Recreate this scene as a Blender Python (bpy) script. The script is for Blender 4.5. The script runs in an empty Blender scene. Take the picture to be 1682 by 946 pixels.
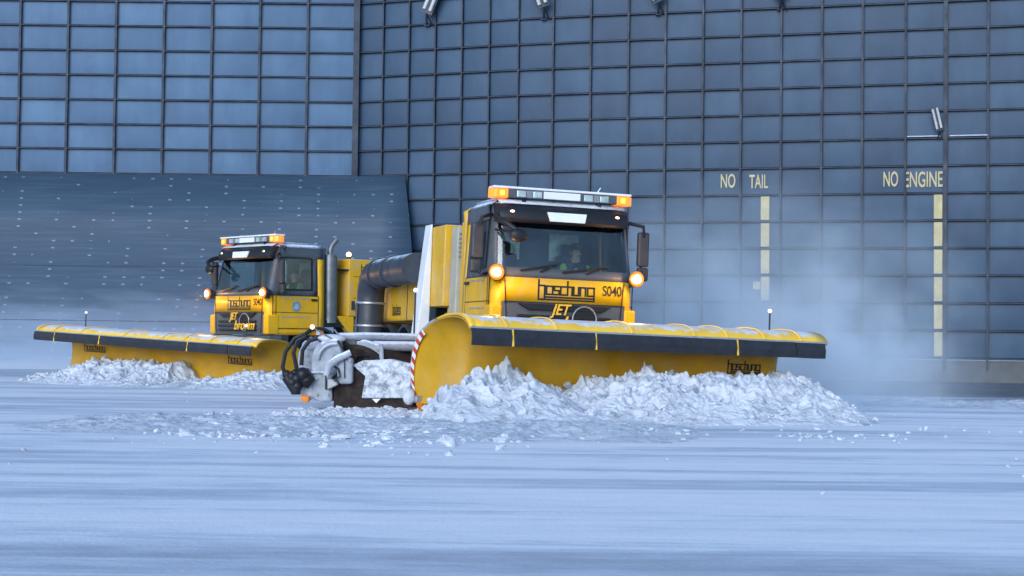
import bpy, bmesh, math, random
import numpy as np
from mathutils import Vector, Matrix, Euler, noise

R = math.radians
random.seed(7)
scene = bpy.context.scene
col = scene.collection

# ------------------------------------------------------------------ camera, sky, sun, exposure
FPX = 2712.0                      # focal length in pixels of the 1682 px wide frame
CAM_H = 1.10
PITCH = R(1.80)
ROLL = R(0.70)
cam_d = bpy.data.cameras.new('camera')
cam = bpy.data.objects.new('camera', cam_d)
col.objects.link(cam)
cam_d.sensor_width = 36.0
cam_d.lens = 36.0 * FPX / 1682.0
cam_d.clip_start = 0.1
cam_d.clip_end = 1500
cam.matrix_world = (Matrix.Translation((0, 0, CAM_H)) @ Matrix.Rotation(R(90) + PITCH, 4, 'X')
                    @ Matrix.Rotation(ROLL, 4, 'Z'))
scene.camera = cam

world = bpy.data.worlds.new('World')
scene.world = world
world.use_nodes = True
wn = world.node_tree
sky = wn.nodes.new('ShaderNodeTexSky')
sky.sky_type = 'NISHITA'
sky.sun_disc = False
SUN_EL, SUN_AZ = R(20), R(200)
sky.sun_elevation = SUN_EL
sky.sun_rotation = SUN_AZ
sky.air_density = 1.3
sky.dust_density = 1.0
sky.ozone_density = 4.2
bg = wn.nodes['Background']
bg.inputs['Strength'].default_value = 0.10
wn.links.new(sky.outputs[0], bg.inputs[0])

sun_d = bpy.data.lights.new('sun', 'SUN')
sun = bpy.data.objects.new('sun', sun_d)
col.objects.link(sun)
sun_d.energy = 0.95
sun_d.angle = R(40)
sun_d.color = (0.80, 0.90, 1.0)
sd = Vector((math.sin(SUN_AZ) * math.cos(SUN_EL), math.cos(SUN_AZ) * math.cos(SUN_EL), math.sin(SUN_EL)))
sun.rotation_euler = (-sd).to_track_quat('-Z', 'Y').to_euler()

scene.view_settings.view_transform = 'Standard'
scene.view_settings.look = 'None'
scene.view_settings.gamma = 1.0
scene.view_settings.exposure = 1.17
scene.render.engine = 'CYCLES'
scene.cycles.use_denoising = True
scene.cycles.max_bounces = 8
scene.cycles.volume_bounces = 3
scene.cycles.transparent_max_bounces = 16
scene.cycles.volume_step_rate = 2.0
scene.cycles.sample_clamp_indirect = 6.0


# ------------------------------------------------------------------ helpers
def at(px, py, depth):
    """world point at distance `depth` (world y) seen at a pixel of the 1682x946 photograph"""
    d = cam.matrix_world.to_3x3() @ Vector(((px - 841) / FPX, -(py - 473) / FPX, -1.0))
    return Vector((0, 0, CAM_H)) + d * (depth / d.y)


def tag(o, label=None, cat=None, group=None, kind=None):
    if label: o['label'] = label
    if cat: o['category'] = cat
    if group: o['group'] = group
    if kind: o['kind'] = kind
    return o


def empty(name, loc=(0, 0, 0), rot=(0, 0, 0), parent=None):
    o = bpy.data.objects.new(name, None)
    o.empty_display_size = 0.3
    o.location = loc
    o.rotation_euler = rot
    col.objects.link(o)
    if parent: o.parent = parent
    return o


def copy_tree(o, parent=None):
    c = o.copy()
    col.objects.link(c)
    if parent: c.parent = parent
    for ch in list(o.children):
        copy_tree(ch, c)
    return c


class MB:
    def __init__(self):
        self.v, self.f, self.mi, self.sm = [], [], [], []
        self.cur = 0

    def face(self, idx, smooth=False):
        self.f.append(tuple(idx)); self.mi.append(self.cur); self.sm.append(smooth)

    def poly(self, pts, smooth=False):
        b = len(self.v)
        self.v += [tuple(p) for p in pts]
        self.face(range(b, b + len(pts)), smooth)

    def box(self, c, s, rot=None, top=None):
        """centre, size; top=(sx, sy) scale of the upper face"""
        m = Euler(rot).to_matrix() if rot else Matrix.Identity(3)
        tx, ty = top if top else (1, 1)
        b = len(self.v)
        c = Vector(c)
        for z in (-.5, .5):
            kx, ky = (tx, ty) if z > 0 else (1, 1)
            for x, y in ((-.5, -.5), (.5, -.5), (.5, .5), (-.5, .5)):
                self.v.append(tuple(c + m @ Vector((x * s[0] * kx, y * s[1] * ky, z * s[2]))))
        for q in ((0, 3, 2, 1), (4, 5, 6, 7), (0, 1, 5, 4), (1, 2, 6, 5), (2, 3, 7, 6), (3, 0, 4, 7)):
            self.face([b + i for i in q])
        return self

    def span(self, a, b_):
        a, b_ = Vector(a), Vector(b_)
        lo = Vector([min(a[i], b_[i]) for i in range(3)]); hi = Vector([max(a[i], b_[i]) for i in range(3)])
        return self.box((lo + hi) / 2, hi - lo)

    def bar(self, a, b_, w, h=None, up=(0, 0, 1)):
        """rectangular bar from a to b_"""
        h = h or w
        a, b_ = Vector(a), Vector(b_)
        d = (b_ - a).normalized()
        upv = Vector(up)
        if abs(d.dot(upv)) > .95: upv = Vector((0, 1, 0)) if abs(d.y) < .9 else Vector((1, 0, 0))
        s = d.cross(upv).normalized(); u = s.cross(d).normalized()
        b = len(self.v)
        for p in (a, b_):
            for x, y in ((-1, -1), (1, -1), (1, 1), (-1, 1)):
                self.v.append(tuple(p + s * (x * w / 2) + u * (y * h / 2)))
        for q in ((0, 1, 2, 3), (7, 6, 5, 4), (0, 4, 5, 1), (1, 5, 6, 2), (2, 6, 7, 3), (3, 7, 4, 0)):
            self.face([b + i for i in q])
        return self

    def tube(self, pts, r, n=12, caps=True, smooth=True):
        pts = [Vector(p) for p in pts]
        k = len(pts)
        rs = r if isinstance(r, (list, tuple)) else [r] * k
        tang = []
        for i in range(k):
            a = pts[max(i - 1, 0)]; c = pts[min(i + 1, k - 1)]
            tang.append((c - a).normalized())
        ref = Vector((0, 0, 1)) if abs(tang[0].z) < .9 else Vector((1, 0, 0))
        s = tang[0].cross(ref).normalized()
        b = len(self.v)
        for i in range(k):
            s = (s - tang[i] * s.dot(tang[i])).normalized()
            u = tang[i].cross(s)
            for j in range(n):
                a = 2 * math.pi * j / n
                self.v.append(tuple(pts[i] + (s * math.cos(a) + u * math.sin(a)) * rs[i]))
        for i in range(k - 1):
            for j in range(n):
                a0 = b + i * n + j; a1 = b + i * n + (j + 1) % n
                self.face((a0, a1, a1 + n, a0 + n), smooth)
        if caps:
            self.face([b + j for j in range(n)][::-1])
            self.face([b + (k - 1) * n + j for j in range(n)])
        return self

    def cyl(self, a, b_, r, n=20, r2=None):
        return self.tube([a, b_], [r, r2 if r2 else r], n)

    def ball(self, c, r, nu=14, nv=9, sc=(1, 1, 1)):
        c = Vector(c); b = len(self.v)
        for i in range(nv + 1):
            th = math.pi * i / nv
            for j in range(nu):
                ph = 2 * math.pi * j / nu
                self.v.append((c.x + r * sc[0] * math.sin(th) * math.cos(ph), c.y + r * sc[1] * math.sin(th) * math.sin(ph),
                               c.z + r * sc[2] * math.cos(th)))
        for i in range(nv):
            for j in range(nu):
                a0 = b + i * nu + j; a1 = b + i * nu + (j + 1) % nu
                self.face((a0, a0 + nu, a1 + nu, a1), True)
        return self

    def prism(self, poly, fn, t0, t1, smooth=False):
        """poly of (a, b) extruded between t0 and t1; fn(a, b, t) -> xyz"""
        n = len(poly); b = len(self.v)
        for t in (t0, t1):
            for a, c in poly: self.v.append(tuple(fn(a, c, t)))
        self.face(list(range(b, b + n))[::-1]); self.face(range(b + n, b + 2 * n))
        for i in range(n):
            j = (i + 1) % n
            self.face((b + i, b + j, b + n + j, b + n + i), smooth)
        return self

    def grid(self, rows, smooth=True, close=False):
        b = len(self.v); n = len(rows[0])
        for r in rows: self.v += [tuple(p) for p in r]
        for i in range(len(rows) - 1):
            for j in range(n - (0 if close else 1)):
                j2 = (j + 1) % n
                self.face((b + i * n + j, b + i * n + j2, b + (i + 1) * n + j2, b + (i + 1) * n + j), smooth)
        return self

    def build(self, name, mats, parent=None, bevel=0, solid=0, loc=None, weld=False, sharp=True):
        me = bpy.data.meshes.new(name)
        me.from_pydata(self.v, [], self.f)
        me.update()
        if not isinstance(mats, (list, tuple)): mats = [mats]
        for m in mats: me.materials.append(m)
        me.polygons.foreach_set('material_index', self.mi)
        me.polygons.foreach_set('use_smooth', self.sm)
        if weld:
            bb = bmesh.new(); bb.from_mesh(me); bmesh.ops.remove_doubles(bb, verts=bb.verts, dist=.0006); bb.to_mesh(me); bb.free()
        if sharp and any(self.sm): me.set_sharp_from_angle(angle=R(38))
        o = bpy.data.objects.new(name, me)
        col.objects.link(o)
        if parent: o.parent = parent
        if loc: o.location = loc
        if solid:
            s = o.modifiers.new('solid', 'SOLIDIFY'); s.thickness = solid; s.offset = -1
        if bevel:
            bv = o.modifiers.new('bevel', 'BEVEL'); bv.width = bevel; bv.segments = 2
            bv.limit_method = 'ANGLE'; bv.angle_limit = R(40)
        return o


# ------------------------------------------------------------------ materials
class NT:
    def __init__(self, name):
        self.m = bpy.data.materials.new(name); self.m.use_nodes = True
        self.t = self.m.node_tree; self.n = self.t.nodes
        self.p = self.n['Principled BSDF']

    def new(self, ty, **kw):
        nd = self.n.new(ty)
        for k, v in kw.items():
            if k.startswith('i_'):
                key = k[2:]
                key = int(key) if key.isdigit() else key.replace('_', ' ')
                nd.inputs[key].default_value = v
            else: setattr(nd, k, v)
        return nd

    def link(self, a, b): self.t.links.new(a, b)

    def coord(self, scale=(1, 1, 1), kind='Object', rot=(0, 0, 0)):
        tc = self.new('ShaderNodeTexCoord'); mp = self.new('ShaderNodeMapping')
        mp.inputs['Scale'].default_value = scale; mp.inputs['Rotation'].default_value = rot
        self.link(tc.outputs[kind], mp.inputs[0]); return mp.outputs[0]

    def noise(self, vec, scale, detail=4, rough=.55, dist=0):
        nd = self.new('ShaderNodeTexNoise')
        nd.inputs['Scale'].default_value = scale; nd.inputs['Detail'].default_value = detail
        nd.inputs['Roughness'].default_value = rough; nd.inputs['Distortion'].default_value = dist
        self.link(vec, nd.inputs['Vector']); return nd.outputs[0]

    def ramp(self, fac, stops):
        nd = self.new('ShaderNodeValToRGB'); e = nd.color_ramp.elements
        while len(e) < len(stops): e.new(.5)
        for el, (p, c) in zip(e, stops):
            el.position = p; el.color = (c[0], c[1], c[2], 1) if not isinstance(c, (int, float)) else (c, c, c, 1)
        self.link(fac, nd.inputs[0]); return nd.outputs[0]

    def mix(self, fac, a, b, mode='MIX'):
        nd = self.new('ShaderNodeMix', data_type='RGBA', blend_type=mode)
        for s, x in ((0, fac), (6, a), (7, b)):
            if hasattr(x, 'node'): self.link(x, nd.inputs[s])
            elif isinstance(x, (int, float)): nd.inputs[s].default_value = x
            else: nd.inputs[s].default_value = (*x, 1)
        return nd.outputs[2]

    def math(self, op, a, b=0.0, c=0.0):
        nd = self.new('ShaderNodeMath', operation=op)
        for i, x in enumerate((a, b, c)):
            if hasattr(x, 'node'): self.link(x, nd.inputs[i])
            else: nd.inputs[i].default_value = x
        return nd.outputs[0]

    def bump(self, h, strength=.3, dist=.02):
        nd = self.new('ShaderNodeBump'); nd.inputs['Strength'].default_value = strength
        nd.inputs['Distance'].default_value = dist
        self.link(h, nd.inputs['Height']); self.link(nd.outputs[0], self.p.inputs['Normal'])

    def set(self, base=None, rough=None, metal=None, **kw):
        if base is not None:
            if hasattr(base, 'node'): self.link(base, self.p.inputs['Base Color'])
            else: self.p.inputs['Base Color'].default_value = (*base, 1)
        if rough is not None:
            if hasattr(rough, 'node'): self.link(rough, self.p.inputs['Roughness'])
            else: self.p.inputs['Roughness'].default_value = rough
        if metal is not None: self.p.inputs['Metallic'].default_value = metal
        for k, v in kw.items(): self.p.inputs[k.replace('_', ' ')].default_value = v
        return self.m


def worn(name, base, rough=.45, metal=0, var=.25, snow=0.0, scale=3.0, snowc=(.66, .75, .92), spec=.35, film=0.0):
    """painted or bare surface with soft grime and, where wanted, snow caught on it"""
    t = NT(name); v = t.coord()
    n1 = t.noise(v, scale, 6, .65)
    dark = tuple(c * (1 - var) for c in base); lite = tuple(min(1, c * (1 + var * .5)) for c in base)
    c = t.ramp(n1, [(.3, dark), (.7, lite)])
    if snow:
        n2 = t.noise(v, scale * 2.3, 8, .7)
        g = t.new('ShaderNodeNewGeometry'); sp = t.new('ShaderNodeSeparateXYZ'); t.link(g.outputs['Normal'], sp.inputs[0])
        upn = t.math('MAXIMUM', sp.outputs[2], 0)
        k = t.math('ADD', t.math('MULTIPLY', upn, .55), t.math('MULTIPLY', n2, .6))
        f = t.ramp(k, [(1.0 - snow, 0.0), (min(1, 1.12 - snow), 1.0)])
        c = t.mix(f, c, snowc)
    if film:
        n3 = t.noise(t.coord((1, 1, .45)), scale * 1.3, 9, .72, .4)
        c = t.mix(t.math('MULTIPLY', t.ramp(n3, [(.47, 0), (.66, 1)]), film), c, (.36, .38, .40))
        n5 = t.noise(v, 38, 3, .6)
        c = t.mix(t.math('MULTIPLY', t.ramp(n5, [(.66, 0), (.70, 1)]), film), c, (.10, .08, .06))
    r = t.ramp(n1, [(.3, min(1, rough + .12)), (.7, max(.05, rough - .08))])
    t.bump(t.noise(v, scale * 9, 3), .08, .01)
    return t.set(c, r, metal, Specular_IOR_Level=spec)


def emit(name, colr, strength, base=(.8, .8, .8)):
    t = NT(name)
    return t.set(base, .2, 0, Emission_Color=(*colr, 1), Emission_Strength=strength)


YEL = (.70, .39, .006)
M = {}
M['yellow'] = worn('yellow_paint', YEL, .42, 0, .16, .0, 1.7, film=.28)
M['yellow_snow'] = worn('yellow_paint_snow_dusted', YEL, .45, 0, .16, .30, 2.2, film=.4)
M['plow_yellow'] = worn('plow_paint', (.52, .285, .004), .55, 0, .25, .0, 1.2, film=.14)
M['hood_yellow'] = worn('plow_hood_paint', (.88, .55, .06), .35, 0, .12, .27, 2.5)
M['dark'] = worn('dark_grey_plastic', (.035, .042, .055), .5, 0, .3)
M['charcoal'] = worn('charcoal_paint', (.075, .09, .115), .42, 0, .2)
M['black'] = worn('black_plastic', (.012, .014, .02), .45, 0, .3)
M['rubber'] = worn('rubber_strip', (.022, .026, .038), .6, 0, .35, .0, 4)
M['tyre'] = worn('tyre_rubber', (.02, .021, .024), .8, 0, .3, .28, 5)
M['steel'] = worn('galvanised_steel', (.42, .46, .52), .38, .7, .25, .0, 5)
M['grey'] = worn('grey_metal', (.26, .29, .33), .42, .4, .3, .22, 4)
M['tube'] = worn('lamp_tube_glass', (.50, .54, .60), .3, 0, .15)
M['filter'] = worn('dusty_cream_plastic', (.40, .39, .34), .6, 0, .2)
M['white'] = worn('white_paint', (.72, .76, .84), .5, 0, .12, .0, 3)
M['snowy'] = worn('snow_crusted_metal', (.36, .41, .49), .75, 0, .35, .54, 5)
M['duct'] = worn('duct_metal', (.045, .055, .075), .40, .2, .3, .34, 3)
M['stack'] = worn('sooty_steel', (.15, .17, .20), .42, .6, .35, .0, 4)
M['orange'] = worn('orange_plastic', (.75, .22, .02), .5, 0, .2)
M['red'] = worn('red_reflector', (.55, .05, .03), .4, 0, .2)
M['brush'] = worn('dark_bristles', (.035, .026, .024), .9, 0, .5, .0, 9)
M['ink'] = worn('black_lettering', (.012, .013, .018), .5, 0, .1)
M['yellow_ink'] = worn('yellow_lettering', (.8, .48, .05), .4, 0, .1)
M['emblem'] = worn('blue_grey_emblem', (.18, .30, .40), .4, 0, .4, 0, 20)
M['pole_tip'] = emit('pole_tip', (1.0, .85, .75), .35)
M['lamp_hot'] = emit('lit_halogen', (1.0, .55, .18), 90)
M['lamp_small'] = emit('lit_marker', (1.0, .52, .18), 1.6)
M['amber_on'] = emit('lit_amber_lens', (1.0, .19, .01), .50, (.8, .25, .02))
M['amber_core'] = emit('lit_amber_core', (1.0, .42, .05), 1.6, (.8, .25, .02))
M['amber_hot'] = emit('lit_amber_reflector', (1.0, .21, .012), .62, (.10, .025, .004))
M['amber'] = worn('amber_lens', (.75, .24, .02), .2, 0, .2)
M['clear'] = worn('clear_lens', (.42, .52, .60), .12, .3, .3, 0, 12)
M['skin'] = worn('skin', (.50, .30, .22), .6, 0, .1)
M['hair'] = worn('dark_cap', (.04, .04, .05), .8, 0, .2)
M['hivis'] = worn('hi_vis_fabric', (.35, .62, .05), .8, 0, .2)
M['fleece'] = worn('dark_fabric', (.05, .055, .07), .9, 0, .2)
M['seat'] = worn('seat_fabric', (.06, .065, .075), .9, 0, .3)


def glass(name, tint, rough=.02):
    t = NT(name)
    tr = t.new('ShaderNodeBsdfTransparent'); tr.inputs[0].default_value = (*tint, 1)
    gl = t.new('ShaderNodeBsdfGlossy'); gl.inputs['Roughness'].default_value = rough
    fr = t.new('ShaderNodeFresnel'); fr.inputs[0].default_value = 1.55
    nz = t.noise(t.coord(), 2.0, 5, .6)
    f = t.math('ADD', fr.outputs[0], t.math('MULTIPLY', nz, .17))
    mx = t.new('ShaderNodeMixShader'); t.link(f, mx.inputs[0])
    t.link(tr.outputs[0], mx.inputs[1]); t.link(gl.outputs[0], mx.inputs[2])
    t.link(mx.outputs[0], t.n['Material Output'].inputs[0])
    return t.m


M['glass'] = glass('cab_glass', (.62, .76, .80))


def snow_ground():
    t = NT('snowy_apron')
    v = t.coord()
    warp = t.noise(t.coord((.05, .25, 1)), 1.0, 4)
    vv = t.coord((.075, .70, 1))
    n1 = t.noise(vv, 1.0, 6, .6, 1.2)                 # broad swept bands
    n2 = t.noise(t.coord((.13, 2.6, 1)), 1.0, 7, .66, .8)   # fine scrape lines
    n3 = t.noise(t.coord((.5, 9, 1)), 1.0, 4, .6)
    n4 = t.noise(t.coord((1.1, 2.0, 1)), 1.6, 6, .65)
    s = t.math('ADD', t.math('MULTIPLY', n1, .72), t.math('MULTIPLY', n2, .28))
    s = t.math('ADD', s, t.math('MULTIPLY', t.math('SUBTRACT', n3, .5), .09))
    s = t.math('ADD', s, t.math('MULTIPLY', t.math('SUBTRACT', n4, .5), .20))
    n5 = t.noise(v, 26, 5, .7)
    s = t.math('ADD', s, t.math('MULTIPLY', t.math('SUBTRACT', n5, .5), .10))
    c = t.ramp(s, [(.35, (.38, .43, .53)), (.42, (.50, .56, .68)), (.47, (.58, .64, .76)), (.51, (.71, .76, .87)), (.60, (.80, .83, .91))])
    # the cleared lane in front of the wall: wet dark pavement beyond about 33 m
    sp = t.new('ShaderNodeSeparateXYZ'); t.link(v, sp.inputs[0])
    edge = t.math('ADD', sp.outputs[1], t.math('MULTIPLY', t.math('SUBTRACT', warp, .5), 10))
    side = t.math('MULTIPLY', sp.outputs[0], .35)
    edge = t.math('ADD', edge, side)
    far = t.ramp(t.math('DIVIDE', edge, 100), [(.365, 0), (.385, 1)])
    wet = t.ramp(n2, [(.38, (.075, .08, .095)), (.55, (.12, .13, .155)), (.68, (.30, .35, .44))])
    c = t.mix(far, c, wet)
    # snow blown back over the foot of the wall on the left
    left = t.ramp(t.math('DIVIDE', t.math('ADD', sp.outputs[0], t.math('MULTIPLY', t.math('SUBTRACT', n1, .5), 14)), -20),
                  [(.22, 0), (.45, .8)])
    c = t.mix(t.math('MULTIPLY', left, far), c, t.ramp(n2, [(.38, (.30, .36, .48)), (.6, (.62, .71, .88))]))
    hh = t.math('ADD', t.math('ADD', t.math('MULTIPLY', n2, .6), t.math('MULTIPLY', n4, .8)), t.math('MULTIPLY', n5, .35))
    t.bump(hh, .5, .05)
    rg = t.ramp(far, [(0, .75), (1, .35)])
    return t.set(c, rg)


def clump_snow():
    t = NT('ploughed_snow')
    v = t.coord()
    a = t.noise(v, 3.2, 8, .68)
    b = t.noise(v, 17, 9, .78)
    s = t.math('ADD', t.math('MULTIPLY', a, .6), t.math('MULTIPLY', b, .4))
    c = t.ramp(s, [(.34, (.24, .27, .32)), (.42, (.41, .45, .53)), (.50, (.54, .59, .69)), (.60, (.63, .68, .78))])
    vo = t.new('ShaderNodeTexVoronoi', feature='DISTANCE_TO_EDGE'); vo.inputs['Scale'].default_value = 9
    t.link(v, vo.inputs['Vector'])
    h = t.math('ADD', t.math('MULTIPLY', b, .7), t.math('MULTIPLY', vo.outputs[0], .9))
    t.bump(h, .6, .04)
    return t.set(c, .8, 0, Subsurface_Weight=0.0)


M['ground'] = snow_ground()
M['clump'] = clump_snow()


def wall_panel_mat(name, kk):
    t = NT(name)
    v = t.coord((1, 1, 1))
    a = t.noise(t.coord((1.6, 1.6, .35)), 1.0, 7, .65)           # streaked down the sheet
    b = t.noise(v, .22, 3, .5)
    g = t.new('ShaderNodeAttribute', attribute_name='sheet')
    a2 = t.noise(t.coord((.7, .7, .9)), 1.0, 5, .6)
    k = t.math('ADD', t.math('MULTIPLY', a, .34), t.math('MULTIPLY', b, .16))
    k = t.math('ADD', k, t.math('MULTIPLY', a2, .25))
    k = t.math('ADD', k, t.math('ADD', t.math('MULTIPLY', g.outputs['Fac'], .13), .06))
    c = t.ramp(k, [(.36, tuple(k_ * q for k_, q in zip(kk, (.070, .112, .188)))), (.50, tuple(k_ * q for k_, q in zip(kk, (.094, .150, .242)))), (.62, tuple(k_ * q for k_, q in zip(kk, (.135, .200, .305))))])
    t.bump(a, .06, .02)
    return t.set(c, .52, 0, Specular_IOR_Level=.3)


M['sheet'] = wall_panel_mat('wall_sheet_shaded', (.28, .43, .53))  # right wall: same sheeting, its shade put into a darker colour
M['sheet_lit'] = wall_panel_mat('wall_sheet_lit', (.52, .78, .93))  # left wall: same sheeting, brighter light put into the colour
M['rail'] = worn('wall_rail', (.022, .034, .060), .5, .3, .3, .0, 2)
M['seam'] = worn('sheet_seam', (.04, .06, .10), .6)
M['plinth'] = worn('plinth_concrete', (.12, .125, .14), .85, 0, .3, .22, 1.2)
M['paint_cream'] = worn('faded_cream_paint', (.50, .44, .27), .7, 0, .22, .0, 2.5)


def deflector_mat():
    t = NT('slotted_deflector')
    tc = t.new('ShaderNodeTexCoord'); sp = t.new('ShaderNodeSeparateXYZ'); t.link(tc.outputs['Object'], sp.inputs[0])
    n1 = t.noise(t.coord((.3, .3, 1.8)), 1.0, 6, .6)
    n2 = t.noise(t.coord((.35, .2, 9)), 1.0, 4, .6)
    # rows of slots that hold a little snow
    fx = t.math('ABSOLUTE', t.math('SUBTRACT', t.math('FRACT', t.math('DIVIDE', sp.outputs[0], .62)), .5))
    fz = t.math('ABSOLUTE', t.math('SUBTRACT', t.math('FRACT', t.math('DIVIDE', sp.outputs[2], .24)), .5))
    ix = t.math('LESS_THAN', fx, .085); iz = t.math('LESS_THAN', fz, .10)
    keep = t.math('GREATER_THAN', t.noise(t.coord((1.3, .2, 2.2)), 1.0, 2), .53)
    dots = t.math('MULTIPLY', t.math('MULTIPLY', ix, iz), keep)
    c = t.ramp(n1, [(.3, (.034, .064, .108)), (.7, (.045, .080, .132))])
    zz = t.math('ADD', sp.outputs[2], t.math('MULTIPLY', t.math('SUBTRACT', n1, .5), 2.4))
    low = t.ramp(t.math('DIVIDE', zz, 10), [(.06, 1), (.24, 0)])
    lines = t.ramp(n2, [(.50, 0), (.62, 1)])
    sn = t.math('MAXIMUM', t.math('MULTIPLY', low, .75), t.math('MULTIPLY', lines, .05))
    c = t.mix(sn, c, (.30, .39, .56))
    c = t.mix(t.math('MULTIPLY', dots, .32), c, (.45, .53, .66))
    t.bump(n2, .12, .03)
    return t.set(c, .5, 0, Specular_IOR_Level=.3)


M['deflector'] = deflector_mat()


# ------------------------------------------------------------------ lettering
LOGO = ([((0, 165), (0, 0)), ((0, 118), (55, 118)), ((55, 118), (55, 0)), ((0, 0), (510, 0)), ((62, 21), (510, 21)),
         ((72, 45), (128, 45)), ((128, 45), (128, 115)), ((128, 115), (72, 115)), ((72, 115), (72, 45)),
         ((187, 115), (143, 115)), ((143, 115), (143, 80)), ((143, 80), (187, 80)), ((187, 80), (187, 45)), ((187, 45), (143, 45)),
         ((248, 115), (202, 115)), ((202, 115), (202, 45)), ((202, 45), (248, 45)),
         ((265, 160), (265, 45)), ((265, 115), (306, 115)), ((306, 115), (306, 45)),
         ((322, 115), (322, 45)), ((322, 45), (366, 45)), ((366, 45), (366, 115)),
         ((383, 45), (383, 115)), ((383, 115), (430, 115)), ((430, 115), (430, 45)),
         ((510, 45), (450, 45)), ((450, 45), (450, 115)), ((450, 115), (510, 115)), ((510, 115), (510, 0))])


def logo_mesh(mb, width, fn, thick=11.0):
    """fn(a, b, h): a along, b up, h off the surface (all in metres)"""
    k = width / 510.0
    h = thick / 2
    for i, (p, q) in enumerate(LOGO):
        x0, x1 = min(p[0], q[0]) - h, max(p[0], q[0]) + h
        y0, y1 = min(p[1], q[1]) - h, max(p[1], q[1]) + h
        off = .004 + .0004 * (i % 5)
        mb.prism([(x0 * k - width / 2, y0 * k), (x1 * k - width / 2, y0 * k), (x1 * k - width / 2, y1 * k), (x0 * k - width / 2, y1 * k)],
                 lambda a, b, t: fn(a, b, t), 0.0005, off)
    return mb


def text_obj(name, body, size, mat, parent, matrix, sx=1.0, extrude=.003, align='CENTER', shear=0, bold=.014):
    cu = bpy.data.curves.new(name, 'FONT')
    cu.body = body; cu.size = size; cu.extrude = extrude; cu.align_x = align; cu.shear = shear; cu.offset = size * bold
    tmp = bpy.data.objects.new('tmp', cu)
    col.objects.link(tmp)
    dg = bpy.context.evaluated_depsgraph_get()
    me = bpy.data.meshes.new_from_object(tmp.evaluated_get(dg))
    bpy.data.objects.remove(tmp)
    bpy.data.curves.remove(cu)
    me.transform(matrix @ Matrix.Diagonal((sx, 1, 1, 1)))
    me.materials.clear(); me.materials.append(mat)
    o = bpy.data.objects.new(name, me)
    col.objects.link(o)
    if parent: o.parent = parent
    return o


# ------------------------------------------------------------------ ground
g = MB()
xs = [-400, -60, -30, -15, 0, 15, 30, 60, 400]; ys = [-150, -20, 0, 10, 20, 30, 40, 60, 120, 600]
g.grid([[(x, y, 0) for x in xs] for y in ys][::-1], smooth=False)
go = g.build('ground', M['ground'])
tag(go, 'snow covered apron with swept streaks and a bare wet lane by the wall', 'ground', kind='structure')

# ------------------------------------------------------------------ blast walls
ROW, Z0 = .834, .71
ZL = [Z0 + ROW * i for i in range(17)]


def wall_path(pxs, dfun):
    out = []
    for px in pxs:
        d = dfun(px); p = at(px, 480, d); out.append(Vector((p.x, d, 0)))
    return out


def build_wall(name, path, label, post_w, z_from, sheet):
    root = empty(name, (path[0].x, path[0].y, 0))
    org = Vector((path[0].x, path[0].y, 0))
    pts = [p - org for p in path]
    sh = MB(); vals = []
    rng = random.Random(len(path))
    for i in range(len(pts) - 1):
        a, b = pts[i], pts[i + 1]
        d = (b - a).normalized(); nrm = Vector((d.y, -d.x, 0))
        for k in range(16):
            if ZL[k] < z_from - .9: continue
            z0, z1 = ZL[k], ZL[k + 1]
            # each sheet is dished a little and set back at its top edge
            tilt = rng.uniform(-.012, .012)
            rows = []
            for q in range(4):
                fz = q / 3
                row = []
                for w in range(5):
                    fx = w / 4
                    bul = .035 * (1 - (2 * fx - 1) ** 2) * (1 - (2 * fz - 1) ** 2)
                    p = a.lerp(b, fx) + nrm * (bul + tilt * (fz - .5) * 2 - .02)
                    row.append((p.x, p.y, z0 + (z1 - z0) * fz))
                rows.append(row)
            n0 = len(sh.v)
            sh.grid(rows)
            vals += [rng.random()] * (len(sh.v) - n0)
    o = sh.build('wall_sheeting', sheet, root)
    at_ = o.data.attributes.new('sheet', 'FLOAT', 'POINT')
    at_.data.foreach_set('value', vals)
    for i, p in enumerate(pts):
        a = pts[max(i - 1, 0)]; b = pts[min(i + 1, len(pts) - 1)]
        d = (b - a).normalized(); nrm = Vector((d.y, -d.x, 0))
        w = post_w(i)
        m = MB()
        ang = math.atan2(d.y, d.x)
        zb = max(z_from - .35, 0.0)
        m.box(p + nrm * .03 + Vector((0, 0, (zb + ZL[-1] + .1) / 2)), (w, .15, ZL[-1] + .1 - zb), (0, 0, ang))
        m.build('post', M['rail'], root)
    for k in range(17):
        if ZL[k] < z_from - .1: continue
        m = MB()
        prof = [(-.06, .035), (.08, .025), (.10, .0), (.10, -.025), (.05, -.035), (-.06, -.04)]   # (out, up)
        rows = []
        for i, p in enumerate(pts):
            a = pts[max(i - 1, 0)]; b = pts[min(i + 1, len(pts) - 1)]
            d = (b - a).normalized(); nrm = Vector((d.y, -d.x, 0))
            rows.append([tuple(p + nrm * u + Vector((0, 0, ZL[k] + h))) for u, h in prof])
        m.grid(rows, smooth=False, close=True)
        m.build('rail', M['rail'], root)
    tag(root, label, 'wall')
    return root, org, pts


def d_right(px):
    return float(np.interp(px, [560, 582, 715, 848, 974, 1100, 1391, 1682, 2100], [55.66, 55.5, 54.5, 53.55, 52.8, 52.15, 50.7, 49.3, 47.3]))


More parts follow.
